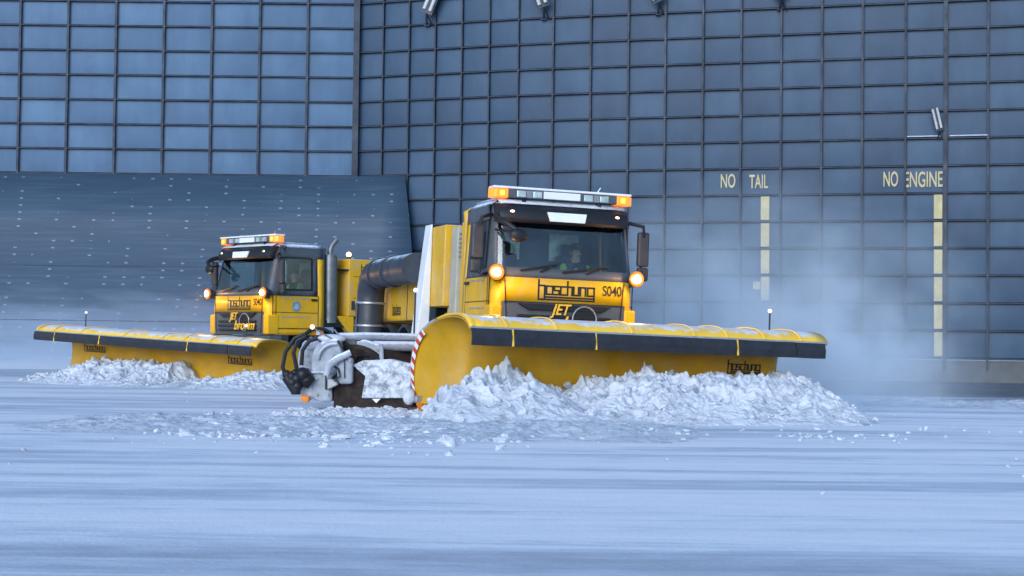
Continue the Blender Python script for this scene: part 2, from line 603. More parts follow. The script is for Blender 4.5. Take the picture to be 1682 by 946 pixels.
left_px = [-370 + 79 * i for i in range(13)][:-1]
left_px = [578 - 79 * i for i in range(16, -1, -1)]
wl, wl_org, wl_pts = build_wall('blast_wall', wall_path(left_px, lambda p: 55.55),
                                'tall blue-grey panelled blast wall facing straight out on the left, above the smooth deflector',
                                lambda i: .075, 5.7, M['sheet_lit'])
right_px = [584, 625, 668, 711, 755, 800, 848, 905, 967, 1029, 1090, 1152, 1215, 1281, 1348, 1415, 1486, 1552, 1622, 1691, 1760, 1830, 1900, 1970]
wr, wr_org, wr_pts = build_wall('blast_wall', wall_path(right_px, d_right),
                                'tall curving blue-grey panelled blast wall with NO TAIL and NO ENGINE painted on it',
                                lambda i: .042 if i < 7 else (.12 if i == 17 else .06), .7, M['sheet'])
# corner column
m = MB(); p = at(580, 480, 55.4)
m.box((p.x - wr_org.x, 55.35 - wr_org.y, 7.1), (.2, .2, 14.2))
m.build('corner_post', M['rail'], wr)
# plinth under the right wall
m = MB(); rows = []
for i, p in enumerate(wr_pts):
    a = wr_pts[max(i - 1, 0)]; b = wr_pts[min(i + 1, len(wr_pts) - 1)]
    d = (b - a).normalized(); n_ = Vector((d.y, -d.x, 0))
    rows.append([tuple(p + n_ * u + Vector((0, 0, h))) for u, h in ((-.1, .645), (.02, .645), (.06, .60), (.06, -.02))])
m.grid(rows, smooth=False)
m.build('plinth', M['plinth'], wr)


def wall_frame(px, z):
    """point on the right wall face at pixel column px, its along-direction and outward normal"""
    d = d_right(px); p = at(px, 480, d)
    q = at(px + 30, 480, d_right(px + 30)); o = at(px - 30, 480, d_right(px - 30))
    a = Vector((q.x - o.x, q.y - o.y, 0)).normalized()
    n_ = Vector((a.y, -a.x, 0))
    return Vector((p.x, d, z)), a, n_


def z_at(px, py):
    return at(px, py, d_right(px)).z


def roll_fix(px):  # x shift of a column for the camera's small roll, with height
    return 0


def wall_text(body, px0, px1, y0, y1):
    pc = (px0 + px1) / 2
    z0_, z1_ = z_at(pc, y1), z_at(pc, y0)
    p = at(pc, (y0 + y1) / 2, d_right(pc))
    _, a, n_ = wall_frame(pc, 0)
    w = (at(px1, y0, d_right(px1)) - at(px0, y0, d_right(px0))).length
    pos = Vector((p.x, p.y, z0_)) + n_ * .045 - wr_org
    mat = Matrix((a, Vector((0, 0, 1)), n_)).transposed().to_4x4()
    mat.translation = pos
    size = (z1_ - z0_) / .70
    o = text_obj('painted_lettering', body, size, M['paint_cream'], wr, Matrix.Identity(4), 1.0, .002)
    xs_ = [v.co.x for v in o.data.vertices]
    k = w / (max(xs_) - min(xs_))
    o.data.transform(mat @ Matrix.Diagonal((k, 1, 1, 1)))
    return o


wall_text('NO', 1184, 1208, 286, 308)
wall_text('TAIL', 1231, 1262, 287, 309)
wall_text('NO', 1451, 1475, 282, 306)
wall_text('ENGINE', 1485, 1548, 282, 307)


def stripe(px0, px1, z_lo, z_hi, extra=None):
    m = MB()
    k = 0
    pc = (px0 + px1) / 2
    _, a, n_ = wall_frame(pc, 0)
    for i in range(16):
        za, zb = max(ZL[i] + .05, z_lo), min(ZL[i + 1] - .055, z_hi)
        if zb - za < .1: continue
        py = 565 - (ZL[i] + ROW / 2 - 1.1) * 54
        p0, p1 = at(px0, py, d_right(px0)), at(px1, py, d_right(px1))
        pts = []
        for p, z in ((p0, za), (p1, za), (p1, zb), (p0, zb)):
            pts.append(Vector((p.x, p.y, z)) + n_ * .05 - wr_org)
        m.prism([(0, 0), (1, 0), (1, 1), (0, 1)],
                lambda s, u, t: pts[[(0, 0), (1, 0), (1, 1), (0, 1)].index((s, u))] + n_ * t, 0, .004)
    return m.build('painted_stripe', M['paint_cream'], wr)


stripe(1250, 1264, 2.3, 5.72)
stripe(1534, 1548, .75, 5.72)
# small side tab on the left stripe
m = MB(); p = at(1243, 469, d_right(1243)); _, a_, n_ = wall_frame(1243, 0)
m.box(p + n_ * .053 - wr_org, (.22, .006, .24), (0, 0, math.atan2(a_.y, a_.x)))
m.build('painted_mark', M['paint_cream'], wr)

for px0, px1 in ((1490, 1546), (1560, 1622)):
    _, a_, n_ = wall_frame((px0 + px1) / 2, 0)
    p0, p1 = at(px0, 229, d_right(px0)), at(px1, 228, d_right(px1))
    zr = min(ZL, key=lambda q: abs(q - p0.z))
    m = MB(); o_ = n_ * .085 - wr_org
    m.bar(Vector((p0.x, p0.y, zr + .055)) + o_, Vector((p1.x, p1.y, zr + .055)) + o_, .07, .035)
    m.build('rail_snow', M['clump'], wr, bevel=.015)

# ------------------------------------------------------------------ smooth slotted deflector below the left wall
DP = [(51.8, 0), (52.4, .5), (53.0, 1.2), (53.6, 2.2), (54.3, 3.5), (54.85, 4.9), (55.3, 6.50)]
m = MB(); rows = []
rx = [-3.0, -3.05, -3.1, -3.15, -3.25, -3.4, -3.6]
for (y, z), xr in zip(DP, rx):
    rows.append([(x, y - dy * z / 6.5, z) for x, dy in ((-30, 0), (-24, 0), (-18, 0), (-13, 0), (-9, 0), (-6, .05), (-4.5, .35), (xr, .62))])
m.grid(rows)
df = m.build('blast_deflector', M['deflector'], None, solid=.03)
tag(df, 'smooth leaning blue-grey deflector with rows of snowy slots below the left wall', 'deflector')
for zz in (3.36, 1.55):
    m = MB()
    y = float(np.interp(zz, [q[1] for q in DP], [q[0] for q in DP]))
    m.span((-30, y - .02, zz), (-6.0, y - .005, zz + .022))
    m.build('seam', M['seam'], df)


# ------------------------------------------------------------------ floodlights on the wall
def floodlight(px, py, lean, label, size=1.0, flip=1):
    base = at(px, py, d_right(px) - .12)
    root = empty('floodlight', base)
    root.scale = (size, size, size)
    m = MB()
    m.box((0, .05, 0), (.16, .10, .10))
    m.tube([(0, 0, 0), (0, -.18, .16), (0, -.22, .34)], .035, 8)
    m.bar((0, -.22, .30), (flip * .20, .02, -.05), .03, .03)
    m.build('bracket', M['rail'], root)
    d = Vector((lean, -.22, 1)).normalized()
    side = Vector((1, -.15, -lean)).normalized()
    c = Vector((0, -.24, .34))
    hb = MB()
    hb.bar(c - d * .02, c + d * 1.15, .40, .10, up=(0, -1, .2))
    hb.build('housing', M['charcoal'], root, bevel=.01)
    nrm = side.cross(d).normalized()
    if nrm.y > 0: nrm = -nrm
    for s in (-1, 1):
        t = MB()
        t.tube([c + d * .10 + side * s * .105 + nrm * .085, c + d * 1.1 + side * s * .105 + nrm * .085], .06, 10)
        t.build('lamp_tube', M['tube'], root)
    tag(root, label, 'floodlight', 'floodlights on the blast wall')
    return root


floodlight(701, 40, .42, 'twin tube floodlight on the wall leaning right, first from the corner at the left')
floodlight(893, 30, -.42, 'twin tube floodlight on the wall above the cab of the nearer plow truck')
floodlight(1081, 22, -.5, 'twin tube floodlight cut off by the photo top, third from the wall corner')
floodlight(1541, 226, -.30, 'twin tube floodlight on the right above the ENGINE lettering', .62)
for px, py, lab in ((1281, 14, 'thin bracketed floodlight at the top edge of the photo, fourth from the corner'),):
    floodlight(px, py, -.5, lab)


# ------------------------------------------------------------------ the snowplow truck
# local frame: origin on the ground under the cab nose, forward is -Y, +X is the driver's left
T1 = dict(loc=(.78, 26.0, 0), rot=(0, R(1.5), R(18)))
T2 = dict(loc=(-6.45, 39.0, 0), rot=(0, 0, R(-47)))
truck = empty('snowplow_truck', T1['loc'], T1['rot'])
INV = (Matrix.Translation(T1['loc']) @ Euler(T1['rot']).to_matrix().to_4x4()).inverted()


def lp(px, py, depth):
    return INV @ at(px, py, depth)


CABW, CABL = 1.2, 1.6
LEV = [(1.15, .02), (1.30, .0), (1.68, 0), (2.06, 0), (2.22, .03), (2.40, .07), (2.70, .14), (2.95, .20), (3.02, .215), (3.20, .25), (3.27, .34), (3.29, .46)]


def cab_outline(z, yf):
    w = CABW - max(0, z - 2.06) * .045
    r = .24
    if z > 3.21: w -= (z - 3.2) * 1.2
    pts, reg = [], []
    sides = [CABL, 1.42, 1.25, 1.0, .75, .5, .36]
    for y in sides: pts.append((-w, y)); reg.append('s')
    pts.append((-w, yf + r)); reg.append('s')
    for k in range(1, 6):
        a = math.pi / 2 * k / 5
        pts.append((-w + r - r * math.cos(a), yf + r - r * math.sin(a))); reg.append('a')
    for x in (-.6, -.3, 0, .3, .6): pts.append((x, yf - .012)); reg.append('f')
    for k in range(0, 6):
        a = math.pi / 2 * (1 - k / 5)
        pts.append((w - r + r * math.cos(a), yf + r - r * math.sin(a))); reg.append('a')
    for y in reversed(sides): pts.append((w, y)); reg.append('s')
    return pts, reg


def front_y(z):
    return float(np.interp(z, [l[0] for l in LEV], [l[1] for l in LEV])) - .012


cab_parts = {}
for li in range(len(LEV) - 1):
    (z0, f0), (z1, f1) = LEV[li], LEV[li + 1]
    p0, _ = cab_outline(z0, f0); p1, _ = cab_outline(z1, f1)
    zm = (z0 + z1) / 2
    n = len(p0)
    for j in range(n - 1):
        xm, ym = (p0[j][0] + p0[j + 1][0]) / 2, (p0[j][1] + p0[j + 1][1]) / 2
        isside = j < 7 or j >= n - 8
        jj = min(j, n - 2 - j)          # 0 at the back of a side, rising to the middle of the front
        sd_ = 'L' if xm > 0 else 'R'
        if zm > 3.2: key = 'roof'
        elif zm > 2.95: key = 'upper'
        elif zm > 2.06:
            if jj == 0: key = 'body'
            elif jj in (1, ): key = 'upper'
            elif jj in (2, 3, 4) and zm > 2.22: key = 'win' + sd_
            elif jj in (2, 3, 4): key = 'upper'
            elif jj < 10: key = 'upper'
            else: key = 'screen' if zm > 2.22 else 'upper'
        elif isside and 1 <= jj <= 6 and zm > 1.30: key = 'door' + sd_
        else:
            key = 'grille' if (jj >= 11 and zm < 1.68) else 'body'
        cab_parts.setdefault(key, MB()).poly([(p0[j][0], p0[j][1], z0), (p0[j + 1][0], p0[j + 1][1], z0),
                                             (p1[j + 1][0], p1[j + 1][1], z1), (p1[j][0], p1[j][1], z1)], key in ('screen', 'roof', 'upper', 'body'))
p, _ = cab_outline(*LEV[-1])
cab_parts['roof'].poly([(x, y, LEV[-1][0]) for x, y in p][::1])
# back wall of the cab
cab_parts['upper'].poly([(-CABW, CABL, 1.15), (CABW, CABL, 1.15), (CABW - .05, CABL, 3.2), (-CABW + .05, CABL, 3.2)])
cab_parts['body'].build('cab_body', M['yellow'], truck, solid=.03, weld=True)
cab_parts['upper'].build('cab_upper', M['charcoal'], truck, solid=.03, weld=True)
roof_mat = worn('roof_paint_snow', (.20, .24, .30), .5, 0, .2, .50, 2)
cab_parts['roof'].build('cab_roof', roof_mat, truck, solid=.03, weld=True)
cab_parts['grille'].build('grille', M['charcoal'], truck, solid=.03, weld=True)
cab_parts['screen'].build('windscreen', M['glass'], truck, weld=True)
M['side_glass'] = glass('side_glass', (.60, .72, .70))
for s_, sx in (('R', -1), ('L', 1)):
    cab_parts['win' + s_].build('side_window', M['side_glass'], truck, weld=True)
    d_ = cab_parts['door' + s_]
    d_.v = [(x + sx * .006, y, z) for x, y, z in d_.v]
    do = d_.build('door', M['yellow'], truck, weld=True)
    h = MB(); h.box((sx * 1.225, 1.30, 1.98), (.05, .16, .05)); h.build('door_handle', M['black'], do, bevel=.01)
    sm_ = MB()
    for y in (.13, 1.43): sm_.box((sx * 1.203, y, 1.7), (.012, .014, .76))
    sm_.box((sx * 1.209, .78, 1.305), (.012, 1.3, .014))
    sm_.box((sx * 1.209, .78, 1.675), (.010, 1.3, .012))
    sm_.build('door_seal', M['ink'], do)
    e = MB()
    if sx > 0:
        e.cyl((1.206, .80, 1.82), (1.214, .80, 1.82), .125, 28)
        eo = e.build('door_emblem', M['emblem'], do)
        b = MB()
        b.box((1.215, .80, 1.82), (.006, .10, .12)); b.box((1.216, .80, 1.79), (.007, .16, .03))
        b.build('emblem_mark', M['clear'], do)
    for zc in (2.01, 1.57):
        b = MB()
        for q in range(9):
            b.box((sx * 1.209, .42 + q * .09, zc), (.006, .062, .028))
        b.build('door_caption', M['steel'], do)
# window surround line
for sx in (-1, 1):
    w = MB()
    for a, b in (((.36, 2.215), (1.255, 2.215)), ((.36, 2.955), (1.255, 2.955)), ((.365, 2.2), (.365, 2.96)), ((1.25, 2.2), (1.25, 2.96))):
        xa = sx * (CABW + .002 - (a[1] - 2.06) * .045); xb = sx * (CABW + .002 - (b[1] - 2.06) * .045)
        w.bar((xa, a[0], a[1]), (xb, b[0], b[1]), .03, .03)
    w.build('window_surround', M['black'], truck)

# front details
def fp(x, z, off=0.0):
    return Vector((x, front_y(z) - off, z))


lg = MB()
logo_mesh(lg, .93, lambda a, b, h: (a + .03, front_y(1.9) - h, b + 1.735), 15)
lg.build('front_lettering', M['ink'], truck)
mt = Matrix(((1, 0, 0, .80), (0, 0, -1, front_y(1.9) - .004), (0, 1, 0, 1.835), (0, 0, 0, 1)))
text_obj('fleet_number', 'S040', .23, M['ink'], truck, mt, .74, bold=.002)
mt = Matrix(((1, 0, 0, -.09), (0, 0, -1, front_y(1.5) - .075), (0, 1, 0, 1.50), (0, 0, 0, 1)))
text_obj('jet_lettering', 'JET', .24, M['yellow_ink'], truck, mt, .85, .01, shear=.35)
mt = Matrix(((1, 0, 0, .36), (0, 0, -1, front_y(1.5) - .075), (0, 1, 0, 1.27), (0, 0, 0, 1)))
text_obj('broom_lettering', 'broom', .30, M['yellow_ink'], truck, mt, 1.0, .01, shear=.3)
# grille slats, ring emblem, seams
s = MB()
for z in (1.26, 1.36, 1.46):
    s.box((0, front_y(z) - .03, z), (1.55, .05, .05))
s.prism([(-.78, 1.66), (.78, 1.66), (.60, 1.56), (-.60, 1.56)], lambda a, b, t: (a, t, b), -.06, -.01)
s.build('grille_slats', M['black'], truck, bevel=.008)
s = MB(); pts = [(.33 + .20 * math.cos(a), front_y(1.5) - .05, 1.44 + .20 * math.sin(a)) for a in [2 * math.pi * k / 36 for k in range(37)]]
s.tube(pts, .014, 8)
s.cyl((.33, front_y(1.5) - .035, 1.44), (.33, front_y(1.5) - .045, 1.44), .19, 28)
s.mi = [0] * len(s.mi)
so = s.build('ring_emblem', [M['grey'], M['black']], truck)
for i, f in enumerate(so.data.polygons):
    if i >= len(pts) * 8 - 8 + 2: f.material_index = 1
s = MB()
for sx in (-1, 1):
    s.bar(fp(sx * 1.0, 2.05, .002), fp(sx * .93, 1.2, .004), .014, .01, up=(0, 1, 0))
s.box((0, front_y(1.68) - .002, 1.68), (2.0, .012, .014))
s.build('panel_seam', M['ink'], truck)
# cowl and wipers
s = MB()
for x0, x1 in ((-.75, -.10), (-.05, .75)):
    s.bar(fp(x0, 2.17, .03), fp(x1, 2.30, .035), .02, .03)
    s.bar(fp((x0 + x1) / 2, 2.16, .025), fp((x0 + x1) / 2 + .2, 2.26, .03), .02, .02)
s.build('wiper', M['black'], truck)
# sun visor with its marker lamps and bright centre plate
s = MB()
vz = [(3.21, .18), (3.12, .10), (3.0, .055), (2.93, .075)]
rows = []
for z, y in vz:
    rows.append([(-1.12, y + .16, z), (-1.06, y + .06, z), (-.9, y + .01, z), (-.4, y - .01, z), (0, y - .015, z), (.4, y - .01, z), (.9, y + .01, z), (1.06, y + .06, z), (1.12, y + .16, z)])
s.grid(rows)
vis = s.build('sun_visor', M['black'], truck, solid=.025)
s = MB(); s.prism([(-.32, 3.11), (.34, 3.11), (.30, 2.965), (-.28, 2.965)], lambda a, b, t: (a, t + .01 + (b - 2.965) * .28, b), -.03, .0)
s.build('visor_plate', M['white'], vis)
for sx in (-1, 1):
    s = MB(); s.ball((sx * .88, .085, 3.09), .034, 12, 8, (1.3, .6, .8)); s.build('marker_lamp', M['lamp_small'], vis)
s = MB(); s.grid([[(x, y_, z_) for x in (-1.05, -.5, 0, .5, 1.05)] for y_, z_ in ((.19, 3.24), (.34, 3.31), (.6, 3.325), (1.5, 3.32))], smooth=True)
s.build('roof_snow', M['clump'], truck, solid=.03)

# light bar
LBZ = 3.40
lb = MB(); lb.span((-1.05, .22, LBZ - .075), (1.05, .46, LBZ + .06))
lbo = lb.build('light_bar', M['charcoal'], truck, bevel=.015)
t = MB(); t.span((-1.17, .20, LBZ + .062), (1.17, .48, LBZ + .10)); t.build('bar_cover', M['white'], lbo, bevel=.015)
for sx in (-1, 1):
    t = MB()
    t.prism([(.92, .205), (1.12, .205), (1.19, .27), (1.21, .35), (1.19, .42), (1.12, .475), (.92, .475)][::sx], lambda a, b, h: (sx * a, b, h), LBZ - .085, LBZ + .058)
    t.build('amber_lens', M['amber_on'], lbo, bevel=.01)
    t = MB(); t.box((sx * 1.02, .20, LBZ - .012), (.07, .03, .075)); t.build('amber_flash', M['amber_core'], lbo, bevel=.01)
    for x in (.43, .70):
        t = MB(); t.box((sx * x, .215, LBZ - .01), (.15, .03, .105)); t.build('clear_lamp', M['clear'], lbo, bevel=.01)
    t = MB(); t.box((sx * .565, .213, LBZ - .01), (.10, .02, .11)); t.build('speaker_grille', M['grey'], lbo)
    t = MB(); t.tube([(sx * .62, .30, LBZ - .06), (sx * .64, .27, LBZ - .14), (sx * .68, .24, LBZ - .22)], .035, 8); t.build('bar_bracket', M['black'], lbo)
t = MB(); t.box((-.02, .212, LBZ - .008), (.62, .025, .115)); t.build('bar_plate', M['white'], lbo, bevel=.008)
t = MB(); t.tube([(.64, .5, 3.35), (.66, .5, 3.48), (.74, .5, 3.60)], .012, 6); t.build('antenna', M['steel'], truck)

# high headlamps
for sx in (-1, 1):
    s = MB()
    s.bar((sx * 1.10, .12, 2.0), (sx * 1.17, -.04, 2.05), .06, .06)
    s.cyl((sx * 1.17, -.12, 2.12), (sx * 1.17, .05, 2.12), .135, 20, .09)
    ho = s.build('headlamp', M['dark'], truck, bevel=.015)
    s = MB(); s.cyl((sx * 1.17, -.150, 2.12), (sx * 1.17, -.122, 2.12), .105, 24, .125)
    s.build('lamp_lens', M['amber_hot'], ho)
    s = MB(); s.ball((sx * 1.17, -.145, 2.12), .066, 16, 10, (1, .6, 1)); s.build('lamp_bulb', M['lamp_hot'], ho)
    ld = bpy.data.lights.new('lamp_light', 'POINT'); ld.energy = 11; ld.color = (1.0, .45, .12); ld.shadow_soft_size = .06
    lo = bpy.data.objects.new('lamp_light', ld); col.objects.link(lo); lo.parent = ho; lo.location = (sx * 1.17, -.30, 2.12)

# mirrors
for sx in (-1, 1):
    s = MB()
    s.box((sx * 1.40, .22, 2.62), (.20, .10, .56)); s.box((sx * 1.41, .24, 2.22), (.19, .10, .22))
    mo = s.build('mirror', M['dark'], truck, bevel=.035)
    s = MB()
    s.tube([(sx * 1.14, .34, 3.05), (sx * 1.36, .12, 2.98), (sx * 1.40, .20, 2.80)], .03, 8)
    s.tube([(sx * 1.18, .30, 2.12), (sx * 1.32, .18, 2.08), (sx * 1.40, .22, 2.18)], .025, 8)
    s.tube([(sx * 1.40, .24, 2.85), (sx * 1.40, .30, 2.6), (sx * 1.40, .26, 2.15)], .02, 8)
    s.bar((sx * 1.40, .20, 2.80), (sx * 1.40, .26, 2.86), .05); s.bar((sx * 1.40, .20, 2.17), (sx * 1.40, .28, 2.14), .05)
    bb_ = s.build('mirror_arm', M['black'], mo)
    s = MB(); s.box((sx * 1.40, .275, 2.62), (.17, .01, .5)); s.build('mirror_glass', M['clear'], mo)
# front mirror hanging over the corner of the windscreen
s = MB()
s.tube([(-1.10, .22, 3.02), (-1.16, .0, 2.96), (-1.05, -.20, 2.88), (-.92, -.26, 2.78)], [.05, .05, .045, .04], 10)
s.tube([(-1.12, .16, 2.80), (-1.05, -.14, 2.76), (-.92, -.26, 2.76)], .02, 8)
s.ball((-.88, -.26, 2.70), .14, 14, 10, (1.1, .55, .8))
s.build('front_mirror', M['black'], truck)

# cab interior
s = MB()
s.box((0, .38, 2.10), (2.25, .50, .16)); s.box((.55, .60, 2.16), (.6, .2, .14))
s.build('dashboard', M['black'], truck, bevel=.03)
for sx in (-1, 1):
    s = MB(); s.box((sx * .60, 1.12, 1.75), (.52, .55, .14)); s.box((sx * .60, 1.40, 2.15), (.50, .14, .75), (R(-8), 0, 0)); s.box((sx * .60, 1.47, 2.62), (.30, .10, .20), (R(-8), 0, 0))
    s.build('seat', M['seat'], truck, bevel=.04)
    s = MB(); s.box((sx * .52, 1.56, 2.66), (.52, .012, .46)); s.build('rear_window', M['clear'], truck)
s = MB(); s.tube([(.60 + .21 * math.cos(a), .74 + .08 * math.sin(a), 2.20 + .19 * math.sin(a)) for a in [2 * math.pi * k / 24 for k in range(25)]], .017, 8)
s.bar((.60, .74, 2.2), (.60, .60, 2.1), .05); s.bar((.40, .74, 2.2), (.80, .74, 2.2), .03)
s.build('steering_wheel', M['black'], truck)
s = MB(); s.span((-1.17, .15, 1.50), (1.17, 1.57, 1.56)); s.build('cab_floor', M['black'], truck)

# bumper and step skirts
s = MB()
s.span((-1.22, .02, .70), (1.22, .42, 1.14))
bo = s.build('bumper', M['charcoal'], truck, bevel=.04)
for sx in (-1, 1):
    s = MB(); s.span((sx * 1.02, -.01, 1.16), (sx * 1.22, .30, 1.62))
    s.build('bumper_corner', M['yellow'], truck, bevel=.03)
s = MB(); s.box((0, -.25, .62), (1.1, .6, .35)); s.bar((-.35, 0, .75), (-.25, -.75, .5), .16); s.bar((.35, 0, .75), (.45, -.6, .5), .16)
s.build('plow_mount', M['dark'], truck, bevel=.02)
for sx in (-1, 1):
    s = MB(); s.box((sx * 1.20, .35, .95), (.10, .5, .06)); s.box((sx * 1.20, .35, .62), (.10, .45, .06)); s.span((sx * 1.16, .10, .55), (sx * 1.19, .60, 1.3))
    s.build('step', M['dark'], truck, bevel=.01)
    s = MB(); s.box((sx * 1.212, 1.46, 1.22), (.02, .22, .13)); s.build('side_reflector', M['orange'], truck)
    s = MB(); s.box((sx * 1.222, 1.42, 1.22), (.01, .10, .12)); s.build('reflector_patch', M['white'], truck)

# wheels and arches
def wheel(x, y):
    t = MB(); sx = 1 if x > 0 else -1
    rr = [(.30, -.02), (.52, 0), (.565, .05), (.58, .12), (.58, .24), (.565, .30), (.52, .34), (.30, .34)]
    rows = []
    for k in range(33):
        a = 2 * math.pi * k / 32
        rows.append([(x - sx * u, y + r * math.cos(a), .58 + r * math.sin(a)) for r, u in rr])
    t.grid(rows)
    o = t.build('wheel', M['tyre'], truck)
    t = MB(); rows = []
    for k in range(33):
        a = 2 * math.pi * k / 32
        rows.append([(x - sx * u, y + r * math.cos(a), .58 + r * math.sin(a)) for r, u in ((.31, .0), (.29, .03), (.26, .10), (.14, .08), (.12, -.03), (.001, -.04))])
    t.grid(rows); t.build('rim', M['grey'], o)


for y in (1.45, 5.3, 6.65):
    for x in (-1.18, 1.18): wheel(x, y)
    for sx in (-1, 1):
        t = MB(); rows = []
        for k in range(13):
            a = R(5 + 170 * k / 12)
            rows.append([(sx * u, y + .70 * math.cos(a), .60 + .74 * math.sin(a)) for u in (.82, 1.21, 1.24, 1.24)][:3] + [(sx * 1.24, y + .64 * math.cos(a), .60 + .68 * math.sin(a))])
        t.grid(rows); t.build('mudguard', M['dark'], truck, solid=.015)
s = MB()
for sx in (-1, 1): s.span((sx * .38, .3, .85), (sx * .48, 8.1, 1.12))
for y in (1.45, 5.3, 6.65): s.cyl((-1.0, y, .58), (1.0, y, .58), .09, 10)
for y in (.6, 2.2, 3.6, 5.0, 6.0, 7.6): s.span((-.40, y, .88), (.40, y + .12, 1.08))
s.build('chassis', M['black'], truck)

# exhaust stack on the driver's side
s = MB()
s.cyl((1.05, 1.88, 1.45), (1.05, 1.88, 3.08), .175, 24)
s.tube([(1.05, 1.88, 3.07), (1.05, 1.88, 3.20), (1.06, 1.92, 3.32), (1.10, 2.02, 3.45)], .07, 14, caps=False)
s.cyl((.92, 1.80, 3.08), (.92, 1.80, 3.24), .03, 8)
s.build('exhaust', M['stack'], truck)
s = MB(); s.span((.65, 1.66, 1.35), (1.15, 2.25, 1.5)); s.span((.70, 1.68, 1.5), (.85, 1.95, 3.0)); s.span((.84, 2.06, 2.72), (1.22, 2.32, 2.75)); s.build('exhaust_bracket', M['black'], truck)
s = MB(); s.tube([(-1.1, 1.76, 3.0), (-1.12, 1.78, 3.16), (-1.0, 1.78, 3.22)], .07, 10); s.span((-1.18, 1.66, 1.5), (-.9, 1.86, 3.02))
s.build('air_intake', M['yellow'], truck, bevel=.02)
s = MB(); s.span((-1.24, 1.90, 1.5), (-.8, 2.28, 2.95))
s.build('filter_housing', M['filter'], truck, bevel=.02)
s = MB()
for k in range(6): s.box((-1.06, 1.895, 2.45 + k * .075), (.30, .03, .035))
s.build('filter_louvre', M['grey'], truck)

# engine box behind the cab
s = MB(); s.span((-1.34, 2.32, 1.62), (1.22, 3.42, 3.0))
eb = s.build('engine_box', M['yellow_snow'], truck, bevel=.02)
s = MB()
logo_mesh(s, .66, lambda a, b, h: (1.22 + h, 3.02 + a, b + 2.66), 14)
s.build('box_lettering', M['ink'], eb)
s = MB()
for y, z in ((2.72, 2.32), (2.55, 1.82)): s.box((1.222, y, z), (.016, .06, .16))
for z in (2.58, 2.06): s.box((1.222, 2.9, z), (.012, .90, .012))
s.box((1.224, 2.45, 1.88), (.012, .10, .22))
s.build('box_latch', M['dark'], eb)
s = MB(); s.cyl((1.10, 2.40, 3.0), (1.10, 2.40, 3.06), .05, 12); s.build('lamp_mount', M['dark'], eb)
s = MB(); s.ball((1.10, 2.39, 3.11), .065, 14, 10); s.build('work_lamp', M['lamp_small'], eb)
for sx in (-1, 1):
    s = MB(); s.prism([(2.0, 1.62), (2.5, 1.62), (2.5, 1.2), (2.38, 1.2)], lambda a, b, t: (sx * t, a, b), 1.02, 1.2)
    s.build('wing_bracket', M['yellow'], truck, bevel=.015)
s = MB(); s.span((.70, 2.55, .85), (1.18, 3.35, 1.56)); s.cyl((1.19, 2.95, 1.18), (1.20, 2.95, 1.18), .14, 16); s.build('fuel_tank', M['grey'], truck, bevel=.04)
s = MB(); s.span((-1.18, 1.95, 1.0), (-.70, 2.75, 1.52)); s.span((-1.20, 2.05, 1.1), (-1.17, 2.35, 1.45)); s.build('battery_box', M['grey'], truck, bevel=.03)
# snow-crusted slanted side shield on the off side
s = MB()
s.prism([(-1.345, 3.05), (-1.345, 1.05), (-1.57, 1.05), (-1.47, 2.1), (-1.375, 3.05)], lambda a, b, t: (a, t, b), 3.10, 3.50)
s.build('side_shield', M['white'], truck, bevel=.02)

# rear body
s = MB()
s.span((-1.16, 4.6, 1.40), (1.16, 7.9, 2.20))
rb = s.build('rear_body', M['yellow_snow'], truck, bevel=.05)
s = MB(); s.span((-1.22, 7.55, 1.10), (-1.12, 8.1, 2.26)); s.span((1.12, 7.55, 1.10), (1.22, 8.1, 2.26)); s.span((-1.12, 7.92, 1.1), (1.12, 8.1, 2.26))
s.build('rear_panel', M['yellow_snow'], rb, bevel=.03)
s = MB()
logo_mesh(s, .62, lambda a, b, h: (-1.16 - h, 6.2 - a, b + 1.52), 16)
for y in (5.4,): s.box((-1.162, y, 1.8), (.012, .02, .74))
s.build('body_lettering', M['ink'], rb)
s = MB(); s.span((-1.1, 3.6, 1.15), (1.1, 4.5, 1.9)); s.span((-.9, 3.5, 1.9), (.9, 4.55, 2.3)); s.build('engine_block', M['dark'], truck, bevel=.03)
# air duct: backwards along the off side, then down at the rear
s = MB()
el = [(-1.50, 3.52, 2.30), (-1.50, 4.4, 2.30), (-1.50, 5.2, 2.30), (-1.50, 6.0, 2.30), (-1.50, 6.5, 2.30)]
for k in range(1, 9):
    a = R(90 * k / 8); el.append((-1.50, 6.5 + .48 * math.sin(a), 2.30 - .48 + .48 * math.cos(a)))
el += [(-1.50, 6.98, 1.5), (-1.50, 6.98, .95)]
s.tube(el, .27, 28)
du = s.build('air_duct', M['duct'], truck)
for y in (5.1, 6.15):
    s = MB(); s.tube([(-1.50, y, 2.30), (-1.50, y + .05, 2.30)], .30, 28); s.build('duct_clamp', M['duct'], du, bevel=.01)
for z in (1.72, 1.28):
    s = MB(); s.tube([(-1.50, 6.98, z), (-1.50, 6.98, z + .045)], .295, 28); s.build('duct_clamp', M['steel'], du, bevel=.01)
s = MB(); s.span((-1.62, 6.6, .55), (-1.30, 7.4, .98)); s.bar((-1.78, 6.9, 1.0), (-1.78, 6.9, 1.75), .05); s.build('blower_nozzle', M['duct'], truck, bevel=.04)

